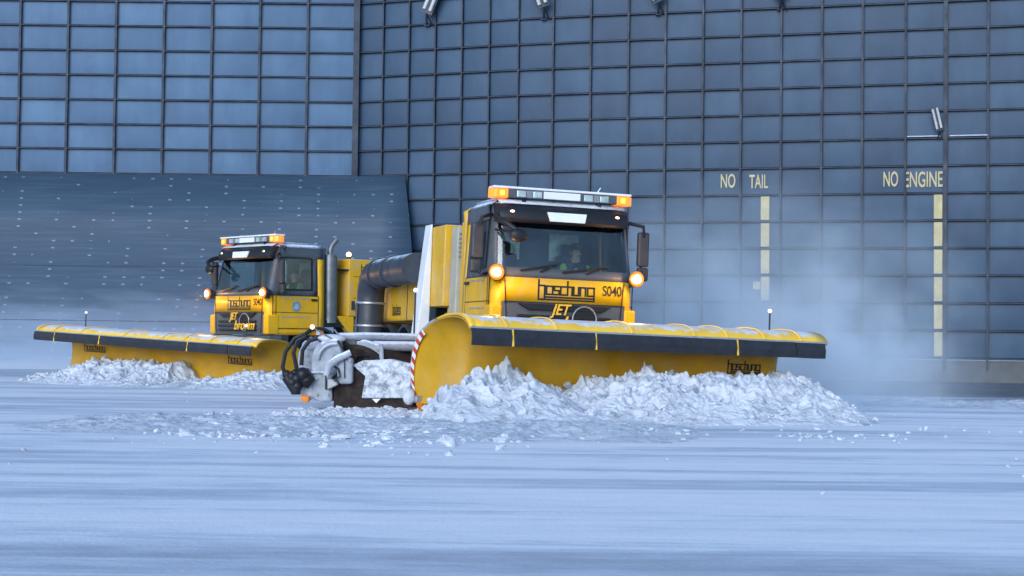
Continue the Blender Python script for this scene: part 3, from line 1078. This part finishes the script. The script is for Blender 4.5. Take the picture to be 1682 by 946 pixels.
# ------------------------------------------------------------------ rotating broom, its cover and drive (off-side end stands forward)
DB = 25.6
def dq(px, py, d=DB): return lp(px, py, d)
be = lp(578, 628, DB - .15); bi = Vector((1.9, 5.0, .42))
brd = (bi - Vector((be.x, be.y, .46))); brd.z = 0; brd.normalize()
bs = Vector((be.x, be.y, .44)); 
s = MB()
rng = random.Random(3)
ang = 30; rows = []
for i in range(28):
    q = bs + brd * (i * .21)
    rows.append(q)
rr = [.47 + .03 * rng.random() for _ in rows]
s.tube(rows, rr, 40, smooth=False)
sx_ = brd.cross(Vector((0, 0, 1)))
for i in range(240):                                          # bristle tufts on the open end
    a = rng.uniform(0, 2 * math.pi); r0 = rng.uniform(.15, .38)
    d_ = sx_ * math.cos(a) + Vector((0, 0, 1)) * math.sin(a)
    b0 = bs - brd * .005
    s.bar(b0 + d_ * r0, b0 + d_ * (r0 + .09) - brd * rng.uniform(0, .03), .012, .012)
s.build('broom_brush', M['brush'], truck)
s = MB(); P_ = [(548, 600), (598, 600), (604, 630), (678, 640), (678, 668), (640, 674), (548, 670)]
_skirt = P_
# cover plate in front of the brush
def slab(mb, pix, d0, thick, d1=None):
    """a plate whose outline is given on the plane at depth d0, with real thickness behind it"""
    P = [lp(x, y, d0) for x, y in pix]
    back = (INV.to_3x3() @ Vector((0, 1, 0))).normalized() * thick
    n = len(P); b = len(mb.v)
    mb.v += [tuple(p) for p in P] + [tuple(p + back) for p in P]
    mb.face(range(b, b + n)); mb.face(list(range(b + n, b + 2 * n))[::-1])
    for i in range(n):
        j = (i + 1) % n
        mb.face((b + i, b + n + i, b + n + j, b + j))
    return mb


slab(s, _skirt, 25.22, .35); s.build('brush_skirt', M['brush'], truck, bevel=.01)
crust = NT('snow_spattered_plate'); v_ = crust.coord()
n_a = crust.noise(v_, 9, 8, .72)
crust.bump(n_a, .6, .03)
crust = crust.set(crust.ramp(n_a, [(.40, (.22, .25, .31)), (.50, (.48, .54, .64)), (.60, (.68, .75, .88))]), .8)
s = slab(MB(), [(579, 600), (596, 592), (640, 590), (676, 598), (674, 654), (594, 654), (600, 618)], 25.15, .5)
s.build('broom_cover', crust, truck, bevel=.015)
s = slab(MB(), [(611, 655), (625, 655), (618, 662)], 25.12, .03); s.build('warning_triangle', M['white'], truck)
# snow-covered beams
s = MB()
s.tube([lp(556, 553, 25.5), lp(600, 552, 25.7), lp(684, 554, 26.3)], .062, 10)
s.tube([lp(612, 568, 25.7), lp(682, 569, 26.2)], .082, 10)
s.bar(lp(590, 560, 25.7), lp(592, 578, 25.7), .10)
s.build('broom_beam', M['snowy'], truck)
s = slab(MB(), [(585, 563), (597, 557), (626, 566), (626, 589), (588, 590)], 25.45, .35); s.build('hinge_box', M['snowy'], truck, bevel=.03)
s = MB(); s.tube([lp(626, 565, 25.4), lp(627, 596, 25.4)], .035, 8); s.build('stay_rod', M['snowy'], truck)
# arched hood over the broom drive
arc = []
for k in range(13):
    a = R(180 - 105 * k / 12)
    arc.append((548 + 37 * math.cos(a), 593 - 38 * math.sin(a)))
s = slab(MB(), [(511, 655), (511, 612)] + arc + [(562, 585), (556, 612), (545, 620), (546, 660), (530, 661)], 25.2, .55)
s.build('drive_hood', M['snowy'], truck, bevel=.04)
arc2 = []
for k in range(10):
    a = R(172 - 88 * k / 9)
    arc2.append((550 + 28 * math.cos(a), 595 - 30 * math.sin(a)))
s = MB(); s.tube([lp(x, y, 25.16) for x, y in arc2], .022, 8); s.tube([lp(511, 612, 25.17), lp(546, 612, 25.17)], .018, 8); s.build('hood_rib', M['snowy'], truck)
# hydraulic motor, hoses, slot
s = slab(MB(), [(553, 587), (579, 588), (579, 631), (554, 631)], 25.05, .30); mo = s.build('drive_motor', M['snowy'], truck, bevel=.05)
s = slab(MB(), [(565, 590), (567, 590), (567, 621), (565, 621)], 25.035, .02); s.build('motor_slot', M['black'], mo)
s = MB(); s.tube([lp(536, 617, 25.0), lp(541, 600, 25.0), lp(553, 590, 24.98), lp(576, 579, 25.0)], [.05, .06, .06, .05], 10)
s.build('snowy_hose', M['snowy'], truck)
s = MB(); s.tube([lp(535, 640, 24.98), lp(535, 610, 24.98), lp(540, 596, 25.0), lp(551, 583, 25.0)], .014, 6)
s.tube([lp(555, 560, 25.1), lp(563, 575, 25.0), lp(570, 590, 25.0)], .018, 6)
s.build('thin_hose', M['black'], truck)
s = slab(MB(), [(536, 620), (552, 625), (556, 632), (536, 642)], 25.0, .2); s.build('valve_block', M['grey'], truck, bevel=.02)
for hp in ([(500, 549), (484, 556), (469, 578), (464, 603), (470, 620)], [(503, 552), (488, 560), (482, 580), (486, 600), (489, 616)], [(520, 556), (508, 560), (497, 575), (495, 600)]):
    s = MB(); s.tube([lp(x, y, 25.1) for x, y in hp], .032, 8); s.build('hydraulic_hose', M['black'], truck)
s = MB()
for x, y, r in ((471, 615, .07), (479, 618, .08), (487, 622, .09), (480, 628, .10), (488, 634, .09), (497, 615, .11), (484, 612, .05)):
    s.ball(lp(x, y, 25.05), r, 10, 8)
s.tube([lp(470, 618, 25.05), lp(486, 640, 25.05), lp(486, 648, 25.05)], [.08, .09, .07], 10)
s.tube([lp(497, 608, 25.1), lp(504, 625, 25.1), lp(500, 636, 25.1)], [.09, .13, .06], 10)
s.build('hose_coupling', M['black'], truck)
s = MB(); s.ball(lp(508, 590, 25.5), .22, 14, 10, (.8, .8, 1.3)); s.ball(lp(512, 568, 25.45), .13, 12, 8, (1.2, 1, .8)); s.ball(lp(506, 640, 25.3), .14, 12, 8, (1, .8, 1.2)); s.ball(lp(545, 556, 25.3), .10, 10, 8, (2.2, 1, .7))
s.build('packed_snow', M['clump'], truck)
for x, y in ((520, 622), (538, 622), (520, 648), (538, 648), (558, 592), (575, 592), (591, 571), (620, 574)):
    s = MB(); q = lp(x, y, 25.19 if x < 550 else (25.04 if x < 580 else 25.44)); fwd = (INV.to_3x3() @ Vector((0, -1, 0))).normalized()
    s.cyl(q - fwd * .02, q + fwd * .03, .022, 8); s.build('bolt', M['grey'], truck)
s = slab(MB(), [(549, 562), (562, 556), (584, 575), (584, 596), (560, 588)], 25.55, .2); s.build('drive_gap_shade', M['black'], truck)  # black slab standing in for the shade in the gap by the drive
s = MB(); s.tube([lp(546, 600, 25.15), lp(556, 606, 25.02), lp(558, 618, 25.0), lp(549, 626, 25.0)], .016, 6); s.build('thin_hose', M['black'], truck)
s = MB(); s.tube([lp(585, 592, 25.4), lp(588, 584, 25.3), lp(604, 583, 25.25), lp(622, 592, 25.3)], .018, 6); s.build('thin_hose', M['black'], truck)
s = MB(); s.bar(lp(627, 580, 26.0), lp(684, 580, 26.5), .14, .2); s.build('cross_member', M['black'], truck)
s = slab(MB(), [(493, 649), (508, 651), (507, 661), (496, 660)], 25.05, .12); s.build('wear_shoe', M['orange'], truck, bevel=.01)
s = MB(); s.tube([lp(545, 556, 25.2), lp(515, 539, 25.1)], .012, 6); s.tube([lp(556, 550, 25.3), lp(549, 541, 25.3)], .012, 6); br = s.build('lamp_stalk', M['grey'], truck)
s = MB(); s.ball(lp(513, 537, 25.1), .036, 12, 8); s.build('stalk_lamp', M['lamp_small'], br)

# ------------------------------------------------------------------ the plow
PL = 6.0
plow = empty('plow', (.176, -1.11, 0), (0, 0, R(12)), truck)
# profile (forward, up): bottom edge, bulging back, top hood, lip
PROF = [(0, .10), (-.13, .25), (-.23, .45), (-.25, .68), (-.19, .90), (-.06, 1.08), (.14, 1.20), (.40, 1.29), (.68, 1.34), (.95, 1.355), (1.18, 1.335), (1.34, 1.27), (1.42, 1.18)]


def catmull(P, k=3):
    out = []
    for i in range(len(P) - 1):
        p0, p1, p2, p3 = (Vector((*P[max(i - 1, 0)], 0)), Vector((*P[i], 0)), Vector((*P[i + 1], 0)), Vector((*P[min(i + 2, len(P) - 1)], 0)))
        for q in range(k):
            t_ = q / k
            v = .5 * ((2 * p1) + (p2 - p0) * t_ + (2 * p0 - 5 * p1 + 4 * p2 - p3) * t_ ** 2 + (3 * p1 - p0 - 3 * p2 + p3) * t_ ** 3)
            out.append((v.x, v.y))
    out.append(P[-1])
    return out


PR = catmull(PROF)
NB = 8 * 3                                              # where the hood begins
xs = [-3.0 + .25 * i for i in range(25)]
SH = catmull([(.74, .10), (.70, .25), (.66, .45), (.65, .68), (.67, .90), (.72, 1.08), (.80, 1.19), (.88, 1.27), (.93, 1.33), (1.03, 1.355), (1.18, 1.335), (1.34, 1.27), (1.42, 1.18)])
XR = 3.27


def depth_blend(x):                                    # 1 = full depth of the rounded ends, 0 = the flatter middle
    e = min(x + 3.0, XR - x)
    return max(0.0, 1 - e / .42) ** 1.7


def face_at(x, k):
    b_ = depth_blend(x)
    (u0, z0), (u1, z1) = SH[k], PR[k]
    return u0 + (u1 - u0) * b_, z0 + (z1 - z0) * b_


mx = sorted(set([-3.0, -2.985, -2.96, -2.93, -2.89, -2.84, -2.78, -2.70, -2.62, -2.55] + [-2.5 + .3 * i for i in range(18)] + [XR - .42, XR - .3, XR - .2, XR - .12, XR - .06, XR - .02, XR]))
s = MB(); s.grid([[(x, -face_at(x, k)[0], face_at(x, k)[1]) for x in mx] for k in range(len(PR))])
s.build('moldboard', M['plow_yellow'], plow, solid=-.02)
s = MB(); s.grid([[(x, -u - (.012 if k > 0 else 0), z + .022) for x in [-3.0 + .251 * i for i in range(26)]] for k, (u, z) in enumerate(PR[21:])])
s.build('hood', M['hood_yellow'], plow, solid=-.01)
for x in (-2.95, -2.42, -1.62, -.35, .75, 1.35, 2.05, 2.75):
    s = MB(); ro = []; 
    for u, z in PR[19:]:
        ro.append([(x - .02, -u - .015, z + .03), (x - .016, -u - .02, z + .042), (x + .016, -u - .02, z + .042), (x + .02, -u - .015, z + .03)])
    s.grid(ro, smooth=False)
    s.build('rib', M['hood_yellow'], plow, solid=.004)
# rubber strip in segments hanging from the lip, with yellow clamps between
SEG = [-3.0, -2.35, -1.0, 1.5, 2.6, 3.2]
for i in range(5):
    a, b = SEG[i] + .015, SEG[i + 1] - .015
    s = MB(); rows = []
    for u, z in ((1.44, 1.19), (1.47, 1.08), (1.46, .965)):
        rows.append([(a, -u - .01 * (i % 2), z), ((a + b) / 2, -u - .008, z - .004), (b, -u - .01 * (i % 2), z)])
    s.grid(rows, smooth=False)
    s.build('rubber_strip', M['rubber'], plow, solid=.025)
for x in SEG[1:4]:
    s = MB(); s.bar((x, -1.485, .962), (x, -1.45, 1.22), .028, .03, up=(0, 1, 0)); s.build('strip_clamp', M['hood_yellow'], plow)
s = MB(); s.bar((-3.0, -1.455, 1.205), (3.2, -1.455, 1.205), .03, .025); s.build('lip_edge', M['steel'], plow)
# hazard stripe along the back edge of the off-side end plate
s = MB()
for i in range(3, 17):
    (u0, z0), (u1, z1) = PR[i], PR[i + 1]
    s.cur = 0
    for k, (fa, fb) in enumerate(((0, .5), (.5, 1))):
        s.cur = (i // 1 + k) % 2
        ua, za = u0 + (u1 - u0) * fa, z0 + (z1 - z0) * fa; ub, zb = u0 + (u1 - u0) * fb, z0 + (z1 - z0) * fb
        s.poly([(-3.02, -ua + .02, za), (-3.02, -ua - .09, za - .07), (-3.02, -ub - .09, zb - .07), (-3.02, -ub + .02, zb)])
s.build('hazard_stripe', [M['red'], M['white']], plow, solid=.004)
s = MB(); s.tube([(-3.0, -u + .012, z) for u, z in PR[:22]], .022, 8); s.build('edge_tube', M['snowy'], plow)
# blade, shoes
s = MB(); s.span((-2.6, -.78, .015), (2.9, -.73, .16)); s.build('cutting_blade', M['steel'], plow)
s = MB(); s.box((-2.98, .0, .17), (.20, .12, .10)); s.build('shoe_bracket', M['steel'], plow, bevel=.02)
s = MB(); s.ball((-3.12, .08, .20), .10, 12, 8, (.9, .9, 1.2)); s.build('snow_lump', M['clump'], plow)
s = MB(); s.prism([(-.09, .13), (.07, .13), (.05, .015), (-.02, .005)], lambda a, b, t: (-2.97 + a, t, b), -.06, .0); s.build('wear_shoe', M['orange'], plow)
# back frame
s = MB()
for z in (.35, .95): s.bar((-2.5, .02, z), (2.5, .02, z), .10)
for x in (-2.2, -1.1, 0, 1.1, 2.2): s.bar((x, .02, .3), (x, .02, 1.0), .06)
s.build('back_frame', M['plow_yellow'], plow)
# marker stalks
for x, h, u in ((-3.05, .42, -.14), (2.55, .22, .9)):
    s = MB(); s.cyl((x, -u, 1.10 if u < .5 else 1.34), (x, -u, 1.28 + h if u < .5 else 1.42 + h), .014, 8); so = s.build('marker_stalk', M['dark'], plow)
    zt = 1.30 + h if u < .5 else 1.45 + h
    s = MB(); s.ball((x, -u, zt), .034, 12, 8); s.build('marker_lamp', M['pole_tip'], plow)


def inner_face(z):
    return float(np.interp(z, [q[1] for q in SH[:24]], [q[0] for q in SH[:24]]))


def plow_logo(xc, z0, width=.62):
    s = MB()
    logo_mesh(s, width, lambda a, b, h: (xc + a, -inner_face(z0 + b) - .026 - h, z0 + b), 15)
    return s.build('plow_lettering', M['ink'], plow)


plow_logo(2.25, .69)

tag(truck, 'larger nearer yellow snow plow truck facing the camera, S040 on its front', 'snowplow', 'snow plow trucks clearing the apron')

# the second truck
truck_b = copy_tree(truck)
truck_b.location = T2['loc']; truck_b.rotation_euler = T2['rot']
truck_b['label'] = 'smaller yellow snow plow truck farther back, its door side and exhaust stack showing'
for ch in truck_b.children:
    if ch.name.startswith('plow') and ch.type == 'EMPTY':
        plow_b = ch
plow_b.location = (-.05, -1.55, 0)
plow_b.rotation_euler = (0, R(2.4), R(13.5))
plow_b.scale = (1.10, 1, .87)
plow_keep = plow
plow = plow_b
plow_logo(-1.9, .71); plow = plow_keep


# ------------------------------------------------------------------ the drivers
def skin_mesh(pts, edges, radii, levels=1):
    me = bpy.data.meshes.new('sk'); me.from_pydata(pts, edges, []); me.update()
    o = bpy.data.objects.new('sk', me); col.objects.link(o)
    md = o.modifiers.new('skin', 'SKIN'); md.use_smooth_shade = True
    for i, v in enumerate(me.skin_vertices[0].data):
        rr_ = radii[i]; v.radius = rr_ if isinstance(rr_, tuple) else (rr_, rr_); v.use_root = (i == 0)
    ss = o.modifiers.new('sub', 'SUBSURF'); ss.levels = levels; ss.render_levels = levels
    dg = bpy.context.evaluated_depsgraph_get()
    out = bpy.data.meshes.new_from_object(o.evaluated_get(dg))
    bpy.data.objects.remove(o); bpy.data.meshes.remove(me)
    return out


def make_driver(label):
    # seated, facing -Y, origin at the seat
    P = [(0, .02, .08), (0, .04, .30), (0, .03, .48), (0, .0, .60), (0, -.02, .70), (0, -.03, .80)]
    E = [(0, 1), (1, 2), (2, 3), (3, 4), (4, 5)]
    Rr = [(.17, .13), (.16, .12), (.17, .12), (.06, .06), (.085, .095), (.07, .08)]
    for sx in (-1, 1):
        b = len(P)
        P += [(sx * .20, .02, .49), (sx * .27, -.12, .28), (sx * .17, -.38, .37), (sx * .15, -.43, .40)]
        E += [(2, b), (b, b + 1), (b + 1, b + 2), (b + 2, b + 3)]
        Rr += [.075, .06, .042, .04]
        for k, (dx, dz) in enumerate(((-.03, .03), (-.012, .045), (.008, .045), (.026, .035), (.045, .0))):
            q = len(P)
            P += [(sx * (.15 + dx * .8), -.46, .40 + dz), (sx * (.15 + dx), -.475, .375 + dz * .5)]
            E += [(b + 3, q), (q, q + 1)]; Rr += [.011, .009]
        b = len(P)
        P += [(sx * .10, -.10, .06), (sx * .13, -.45, .10), (sx * .13, -.50, -.25), (sx * .13, -.62, -.30)]
        E += [(0, b), (b, b + 1), (b + 1, b + 2), (b + 2, b + 3)]
        Rr += [.10, .075, .05, .04]
    me = skin_mesh(P, E, Rr, 1)
    for mm in (M['skin'], M['fleece'], M['hivis']): me.materials.append(mm)
    for f in me.polygons:
        c = f.center
        hand = c.y < -.40 and c.z > .30
        if c.z > .575 or hand: f.material_index = 0
        elif c.z > .16: f.material_index = 2 if (abs(c.x) > .17 or .2 < c.z < .30) else 1
        else: f.material_index = 1
    o = bpy.data.objects.new('person', me); col.objects.link(o)
    h = MB(); h.ball((0, -.01, .83), .10, 16, 9, (1, 1.1, .72)); h.box((0, -.11, .80), (.14, .09, .014)); h.build('cap', M['hair'], o, bevel=.004)
    h = MB(); h.ball((0, -.125, .715), .018, 8, 6, (.8, 1, 1.4))
    for sx in (-1, 1): h.ball((sx * .09, -.01, .72), .025, 8, 6, (.4, .8, 1.2))
    h.build('face_features', M['skin'], o)
    h = MB()
    for sx in (-1, 1): h.ball((sx * .034, -.108, .738), .010, 8, 6)
    h.box((0, -.112, .672), (.045, .008, .008)); h.build('eyes_and_mouth', M['hair'], o)
    tag(o, label, 'person', 'drivers in the truck cabs')
    return o


for tr, lab in ((truck, 'driver in dark cap and hi-vis sleeves behind the wide windscreen of the nearer truck'),
                (truck_b, 'driver with hi-vis sleeves seen through the side window of the farther truck')):
    dvr = make_driver(lab)
    dvr.matrix_world = Matrix.Translation(tr.location) @ tr.rotation_euler.to_matrix().to_4x4() @ Matrix.Translation((.60, 1.18, 1.84))


# ------------------------------------------------------------------ ploughed snow
ICO_V = []
phi = (1 + 5 ** .5) / 2
for a, b in ((1, phi), (1, -phi), (-1, phi), (-1, -phi)):
    ICO_V += [Vector((0, a, b)), Vector((a, b, 0)), Vector((b, 0, a))]
ICO_V = [v.normalized() for v in ICO_V]
_b = bmesh.new(); bmesh.ops.create_icosphere(_b, subdivisions=2, radius=1.0)
ICO2 = ([v.co.copy() for v in _b.verts], [tuple(v.index for v in f.verts) for f in _b.faces]); _b.free()
_b = bmesh.new(); bmesh.ops.create_icosphere(_b, subdivisions=1, radius=1.0)
ICO1 = ([v.co.copy() for v in _b.verts], [tuple(v.index for v in f.verts) for f in _b.faces]); _b.free()


def lump(mb, c, r, rng, sq=.75, ico=ICO1, jag=.45):
    V, F = ico
    off = Vector((rng.uniform(0, 99), rng.uniform(0, 99), rng.uniform(0, 99)))
    sx, sy, sz = rng.uniform(.7, 1.35), rng.uniform(.7, 1.35), sq * rng.uniform(.7, 1.3)
    rot = Euler((rng.uniform(-.5, .5), rng.uniform(-.5, .5), rng.uniform(0, 6.28))).to_matrix()
    b = len(mb.v)
    for v in V:
        k = 1 + jag * noise.noise(v * 1.3 + off) + jag * .5 * noise.noise(v * 3.1 + off)
        mb.v.append(tuple(c + rot @ Vector((v.x * sx, v.y * sy, v.z * sz)) * (r * k)))
    for f in F: mb.face([b + i for i in f], False)


def berm(name, label, origin, adir, ndir, t0, t1, crest, front, seed, nt, nu, lumps, back_u=-.02, skew=0.0):
    """a heap rolled up in front of a blade: t along the blade, u forward from it"""
    rng = random.Random(seed)
    o = Vector(origin); a = Vector(adir); n_ = Vector(ndir)
    off = Vector((seed * 3.7, seed * 1.9, 0))

    def h_at(t, u):
        f = front(t)
        if f <= .05: return 0
        v = (u - back_u) / (f - back_u)
        if v >= 1: return 0
        H = crest(t)
        vc = .16 + (.42 * max(0, 1 - t / .9) if skew else 0)
        lo = .62 if vc < .2 else max(0, .62 - 2.6 * (vc - .2))
        sh = (lo + (1 - lo) * min(1, v / vc)) if v < vc else (1 - (v - vc) / (1 - vc)) ** .85
        base = H * sh
        p = o + a * t + n_ * u + off
        k = min(1, base * 3.0)
        r1 = 1 - abs(noise.noise(p * 1.9)) * 2
        r2 = 1 - abs(noise.noise(p * 4.6)) * 2
        r3 = noise.noise(p * 11.0)
        r4 = noise.noise(p * 26.0)
        spike = max(0, 1 - abs(v - vc) / .16)
        jag = max(0, noise.noise(Vector((t * 2.7, seed, 0)))) * .22 + (abs(noise.noise(Vector((t * 7.5, seed + 4, 0))))) * .20 + abs(noise.noise(Vector((t * 17, seed + 9, u * 2)))) * .12 - .13
        return max(0, base + k * (.14 * r1 + .10 * r2 + .055 * r3 + .028 * r4 - .09) + k * spike * jag * .85)

    m = MB(); rows = []
    for i in range(nt + 1):
        t = t0 + (t1 - t0) * i / nt
        f = max(front(t), .06)
        row = []
        for j in range(nu + 1):
            u = back_u + (f - back_u) * (j / nu)
            z = h_at(t, u)
            p = o + a * (t - skew * u * max(0, 1 - t / 1.6)) + n_ * u
            # push the face about so that it breaks into chunks
            w = noise.noise_vector(p * 3.3 + off) * .09 * min(1, z * 3) + noise.noise_vector(p * 9 + off) * .016 * min(1, z * 3)
            row.append((p.x + w.x, p.y + w.y, z + w.z * .6 - .015))
        rows.append(row)
    m.grid(rows, smooth=True)
    for i in range(lumps):
        t = rng.uniform(t0 + .05, t1 - .05); f = front(t)
        if f <= .1: continue
        v = rng.random() ** .8
        u = back_u + (f - back_u) * (v * 1.04)
        z = h_at(t, u)
        r = rng.choice((.015, .02, .03, .035, .045, .06)) * rng.uniform(.6, 1.2)
        if v > .85: r *= .7
        p = o + a * (t - skew * u * max(0, 1 - t / 1.6)) + n_ * u
        lump(m, Vector((p.x, p.y, z + r * .15)), r, rng, .8, ICO2 if r > .08 else ICO1)
    for i in range(0):                              # torn slabs standing along the crest
        t = rng.uniform(max(t0, .25), t1 - .6); f = front(t)
        u = back_u + (f - back_u) * rng.uniform(.08, .34)
        z = h_at(t, u); r = rng.uniform(.05, .13)
        p = o + a * t + n_ * u
        V, F = ICO2
        off2 = Vector((rng.uniform(0, 99), 0, 0)); b = len(m.v)
        rot = Euler((rng.uniform(-.5, .3), rng.uniform(-.6, .6), rng.uniform(-.7, .9))).to_matrix()
        for v in V:
            k = 1 + .7 * noise.noise(v * 1.6 + off2) + .4 * noise.noise(v * 4 + off2)
            q = rot @ Vector((v.x * .8 * k, v.y * .28 * k, v.z * 1.15 * k)) * r
            m.v.append((p.x + q.x, p.y + q.y, z + q.z * .9 + r * .2))
        for fc in F: m.face([b + i2 for i2 in fc], True)
    ob = m.build(name, M['clump'], sharp=False)
    tag(ob, label, 'snow heap', kind='stuff')
    return ob


# heap in front of the nearer plow
A1 = Vector((math.cos(R(30)), math.sin(R(30)), 0)); N1 = Vector((math.sin(R(30)), -math.cos(R(30)), 0))
root1 = (Matrix.Translation(T1['loc']) @ Euler(T1['rot']).to_matrix().to_4x4())
c1 = root1 @ Vector((.176, -1.11, 0)); c1.z = 0
O1 = c1 - A1 * 3.0


def crest1(t):
    k = [(-.1, .0), (.0, .22), (.2, .42), (.45, .52), (.7, .66), (1.0, .74), (1.25, .56), (1.5, .30), (1.8, .36), (2.2, .50), (2.7, .58), (3.2, .60), (4.0, .60), (5.0, .58), (5.6, .60), (6.2, .52), (6.6, .26), (7.1, .0)]
    return float(np.interp(t, [q[0] for q in k], [q[1] for q in k]))


def front1(t):
    k = [(-.1, 2.2), (.1, 2.4), (.8, 2.6), (2.0, 3.0), (3.5, 3.8), (4.6, 4.2), (5.4, 3.6), (6.2, 2.4), (6.8, 1.2), (7.1, .3)]
    return float(np.interp(t, [q[0] for q in k], [q[1] for q in k]))


berm('snow_heap', 'tall heap of broken grey-white snow rolling in front of the nearer plow', O1, A1, N1, -.1, 7.1, crest1, front1, 3, 640, 220, 260, .55, .42)

root2 = (Matrix.Translation(T2['loc']) @ Euler(T2['rot']).to_matrix().to_4x4())
c2 = root2 @ Vector((-.05, -1.55, 0)); c2.z = 0
a2 = R(-47 + 13.5)
A2 = Vector((math.cos(a2), math.sin(a2), 0)); N2 = Vector((math.sin(a2), -math.cos(a2), 0))
O2 = c2 - A2 * 3.3


def crest2(t):
    k = [(-.5, 0), (-.1, .22), (.3, .18), (.9, .30), (1.5, .42), (2.0, .52), (2.4, .40), (2.7, .44), (3.2, .48), (3.8, .40), (4.4, .46), (4.8, .10), (5.2, .22), (5.7, .10), (6.2, .28), (6.8, .36), (7.6, .2), (8, 0)]
    return float(np.interp(t, [q[0] for q in k], [q[1] for q in k]))


def front2(t):
    return float(np.interp(t, [-.5, 0, 1, 3, 5, 6.5, 7.5, 8], [1.4, 2.0, 2.5, 2.7, 2.9, 2.7, 2.2, 1.2]))


berm('snow_heap', 'lower soft white heap of snow in front of the farther plow on the left', O2, A2, N2, -.5, 8.0, crest2, front2, 11, 460, 140, 120, .55)

# broken snow scattered over the apron before the plows
rng = random.Random(21)
m = MB()
n = 0
while n < 1500:
    y = rng.uniform(14.5, 24.5)
    cx = {0: (-4.2, .2), 1: (-1.0, 4.6)}[0 if rng.random() < .88 else 1]
    x = rng.uniform(*cx)
    yc = 20.0 + 1.4 * noise.noise(Vector((x * .35, 5, 0))) - .12 * x
    wdt = 1.9 if x < 1 else 1.2
    if rng.random() > math.exp(-((y - yc) / wdt) ** 2): continue
    if noise.noise(Vector((x * .9, y * .9, 3))) < rng.uniform(-.5, .35): continue
    r = abs(rng.gauss(0, .022)) + .009
    if rng.random() < .03: r *= 2.1
    lump(m, Vector((x, y, r * .15)), r, rng, .6, ICO1)
    n += 1
for _ in range(70):                                       # stray crumbs
    x = rng.uniform(-7, 9); y = rng.uniform(12, 32)
    if rng.random() < .25: x, y = rng.uniform(3.5, 7.5), rng.uniform(19.6, 22)
    r = rng.uniform(.008, .035)
    lump(m, Vector((x, y, r * .2)), r, rng, .7, ICO1)
for _ in range(420):                                       # below the broom
    x = rng.uniform(-3.3, -1.0); y = rng.uniform(22.6, 24.9); r = rng.uniform(.02, .09)
    lump(m, Vector((x, y, r * .2)), r, rng, .7, ICO1)
so = m.build('snow_crumbs', M['clump'])
tag(so, 'scattered broken lumps of snow strewn on the apron in front of the plows', 'snow', kind='stuff')

# low swept ridges of broken snow
def ridge(name, label, x0, x1, yf, wd, hf, seed, nx, ny):
    m = MB(); rows = []
    for i in range(nx + 1):
        x = x0 + (x1 - x0) * i / nx
        row = []
        for j in range(ny + 1):
            v = j / ny * 2 - 1
            y = yf(x) + v * wd
            p = Vector((x, y, seed))
            e = (1 - v * v) * min(1, (x - x0) / 1.2, (x1 - x) / 1.2)
            z = hf * e * (.45 + .9 * noise.noise(p * .9) + .55 * (1 - 2 * abs(noise.noise(p * 2.6))) + .40 * noise.noise(p * 7) + .2 * noise.noise(p * 17))
            row.append((x, y, z - .012))
        rows.append(row)
    m.grid(rows)
    ob = m.build(name, M['clump'], sharp=False)
    tag(ob, label, 'snow ridge', kind='stuff')
    return ob


ridge('snow_ridge', 'low churned band of snow on the apron left of and below the broom', -6.2, 2.6, lambda x: 20.4 - .10 * x, 2.6, .075, 2, 520, 130)
ridge('snow_bank', 'low smooth bank of snow along the edge of the bare wet lane at right', 3.2, 14, lambda x: 32.5 - .25 * x, 2.0, .10, 8, 200, 30)


# ------------------------------------------------------------------ blowing snow
def mist(name, label, c, s, dens, seed, scale=.35):
    m = MB(); m.ball((0, 0, 0), 1.0, 24, 14, s)
    t = NT(name)
    t.n.remove(t.p)
    vol = t.new('ShaderNodeVolumePrincipled')
    vol.inputs['Color'].default_value = (.80, .90, 1, 1)
    tc = t.new('ShaderNodeTexCoord')
    mp = t.new('ShaderNodeMapping'); mp.inputs['Scale'].default_value = (1 / s[0], 1 / s[1], 1 / s[2])
    t.link(tc.outputs['Object'], mp.inputs[0])
    ln = t.new('ShaderNodeVectorMath', operation='LENGTH'); t.link(mp.outputs[0], ln.inputs[0])
    fall = t.ramp(ln.outputs['Value'], [(.15, 1), (.98, 0)])
    mp2 = t.new('ShaderNodeMapping'); mp2.inputs['Location'].default_value = (seed, seed * 2, 0)
    t.link(tc.outputs['Object'], mp2.inputs[0])
    nz = t.noise(mp2.outputs[0], scale, 4, .6)
    k = t.ramp(nz, [(.40, .03), (.68, 1)])
    d = t.math('MULTIPLY', t.math('MULTIPLY', fall, k), dens)
    t.link(d, vol.inputs['Density'])
    t.link(vol.outputs[0], t.n['Material Output'].inputs['Volume'])
    o = m.build(name, t.m, loc=c)
    tag(o, label, 'blowing snow', kind='stuff')
    return o


mist('blowing_snow', 'pale cloud of blown snow drifting behind the right end of the nearer plow', (5.3, 35, 1.0), (5.2, 6.5, 3.9), .46, 3, .55)
mist('blowing_snow', 'ragged white puff of snow thrown off the right end of the nearer plow', (5.3, 27.6, .7), (2.3, 2.0, 1.8), 1.4, 5, 1.3)
mist('blowing_snow', 'thin veil of blown snow along the ground behind the farther plow', (-9.5, 41, .2), (7, 4, 2.6), .15, 9)
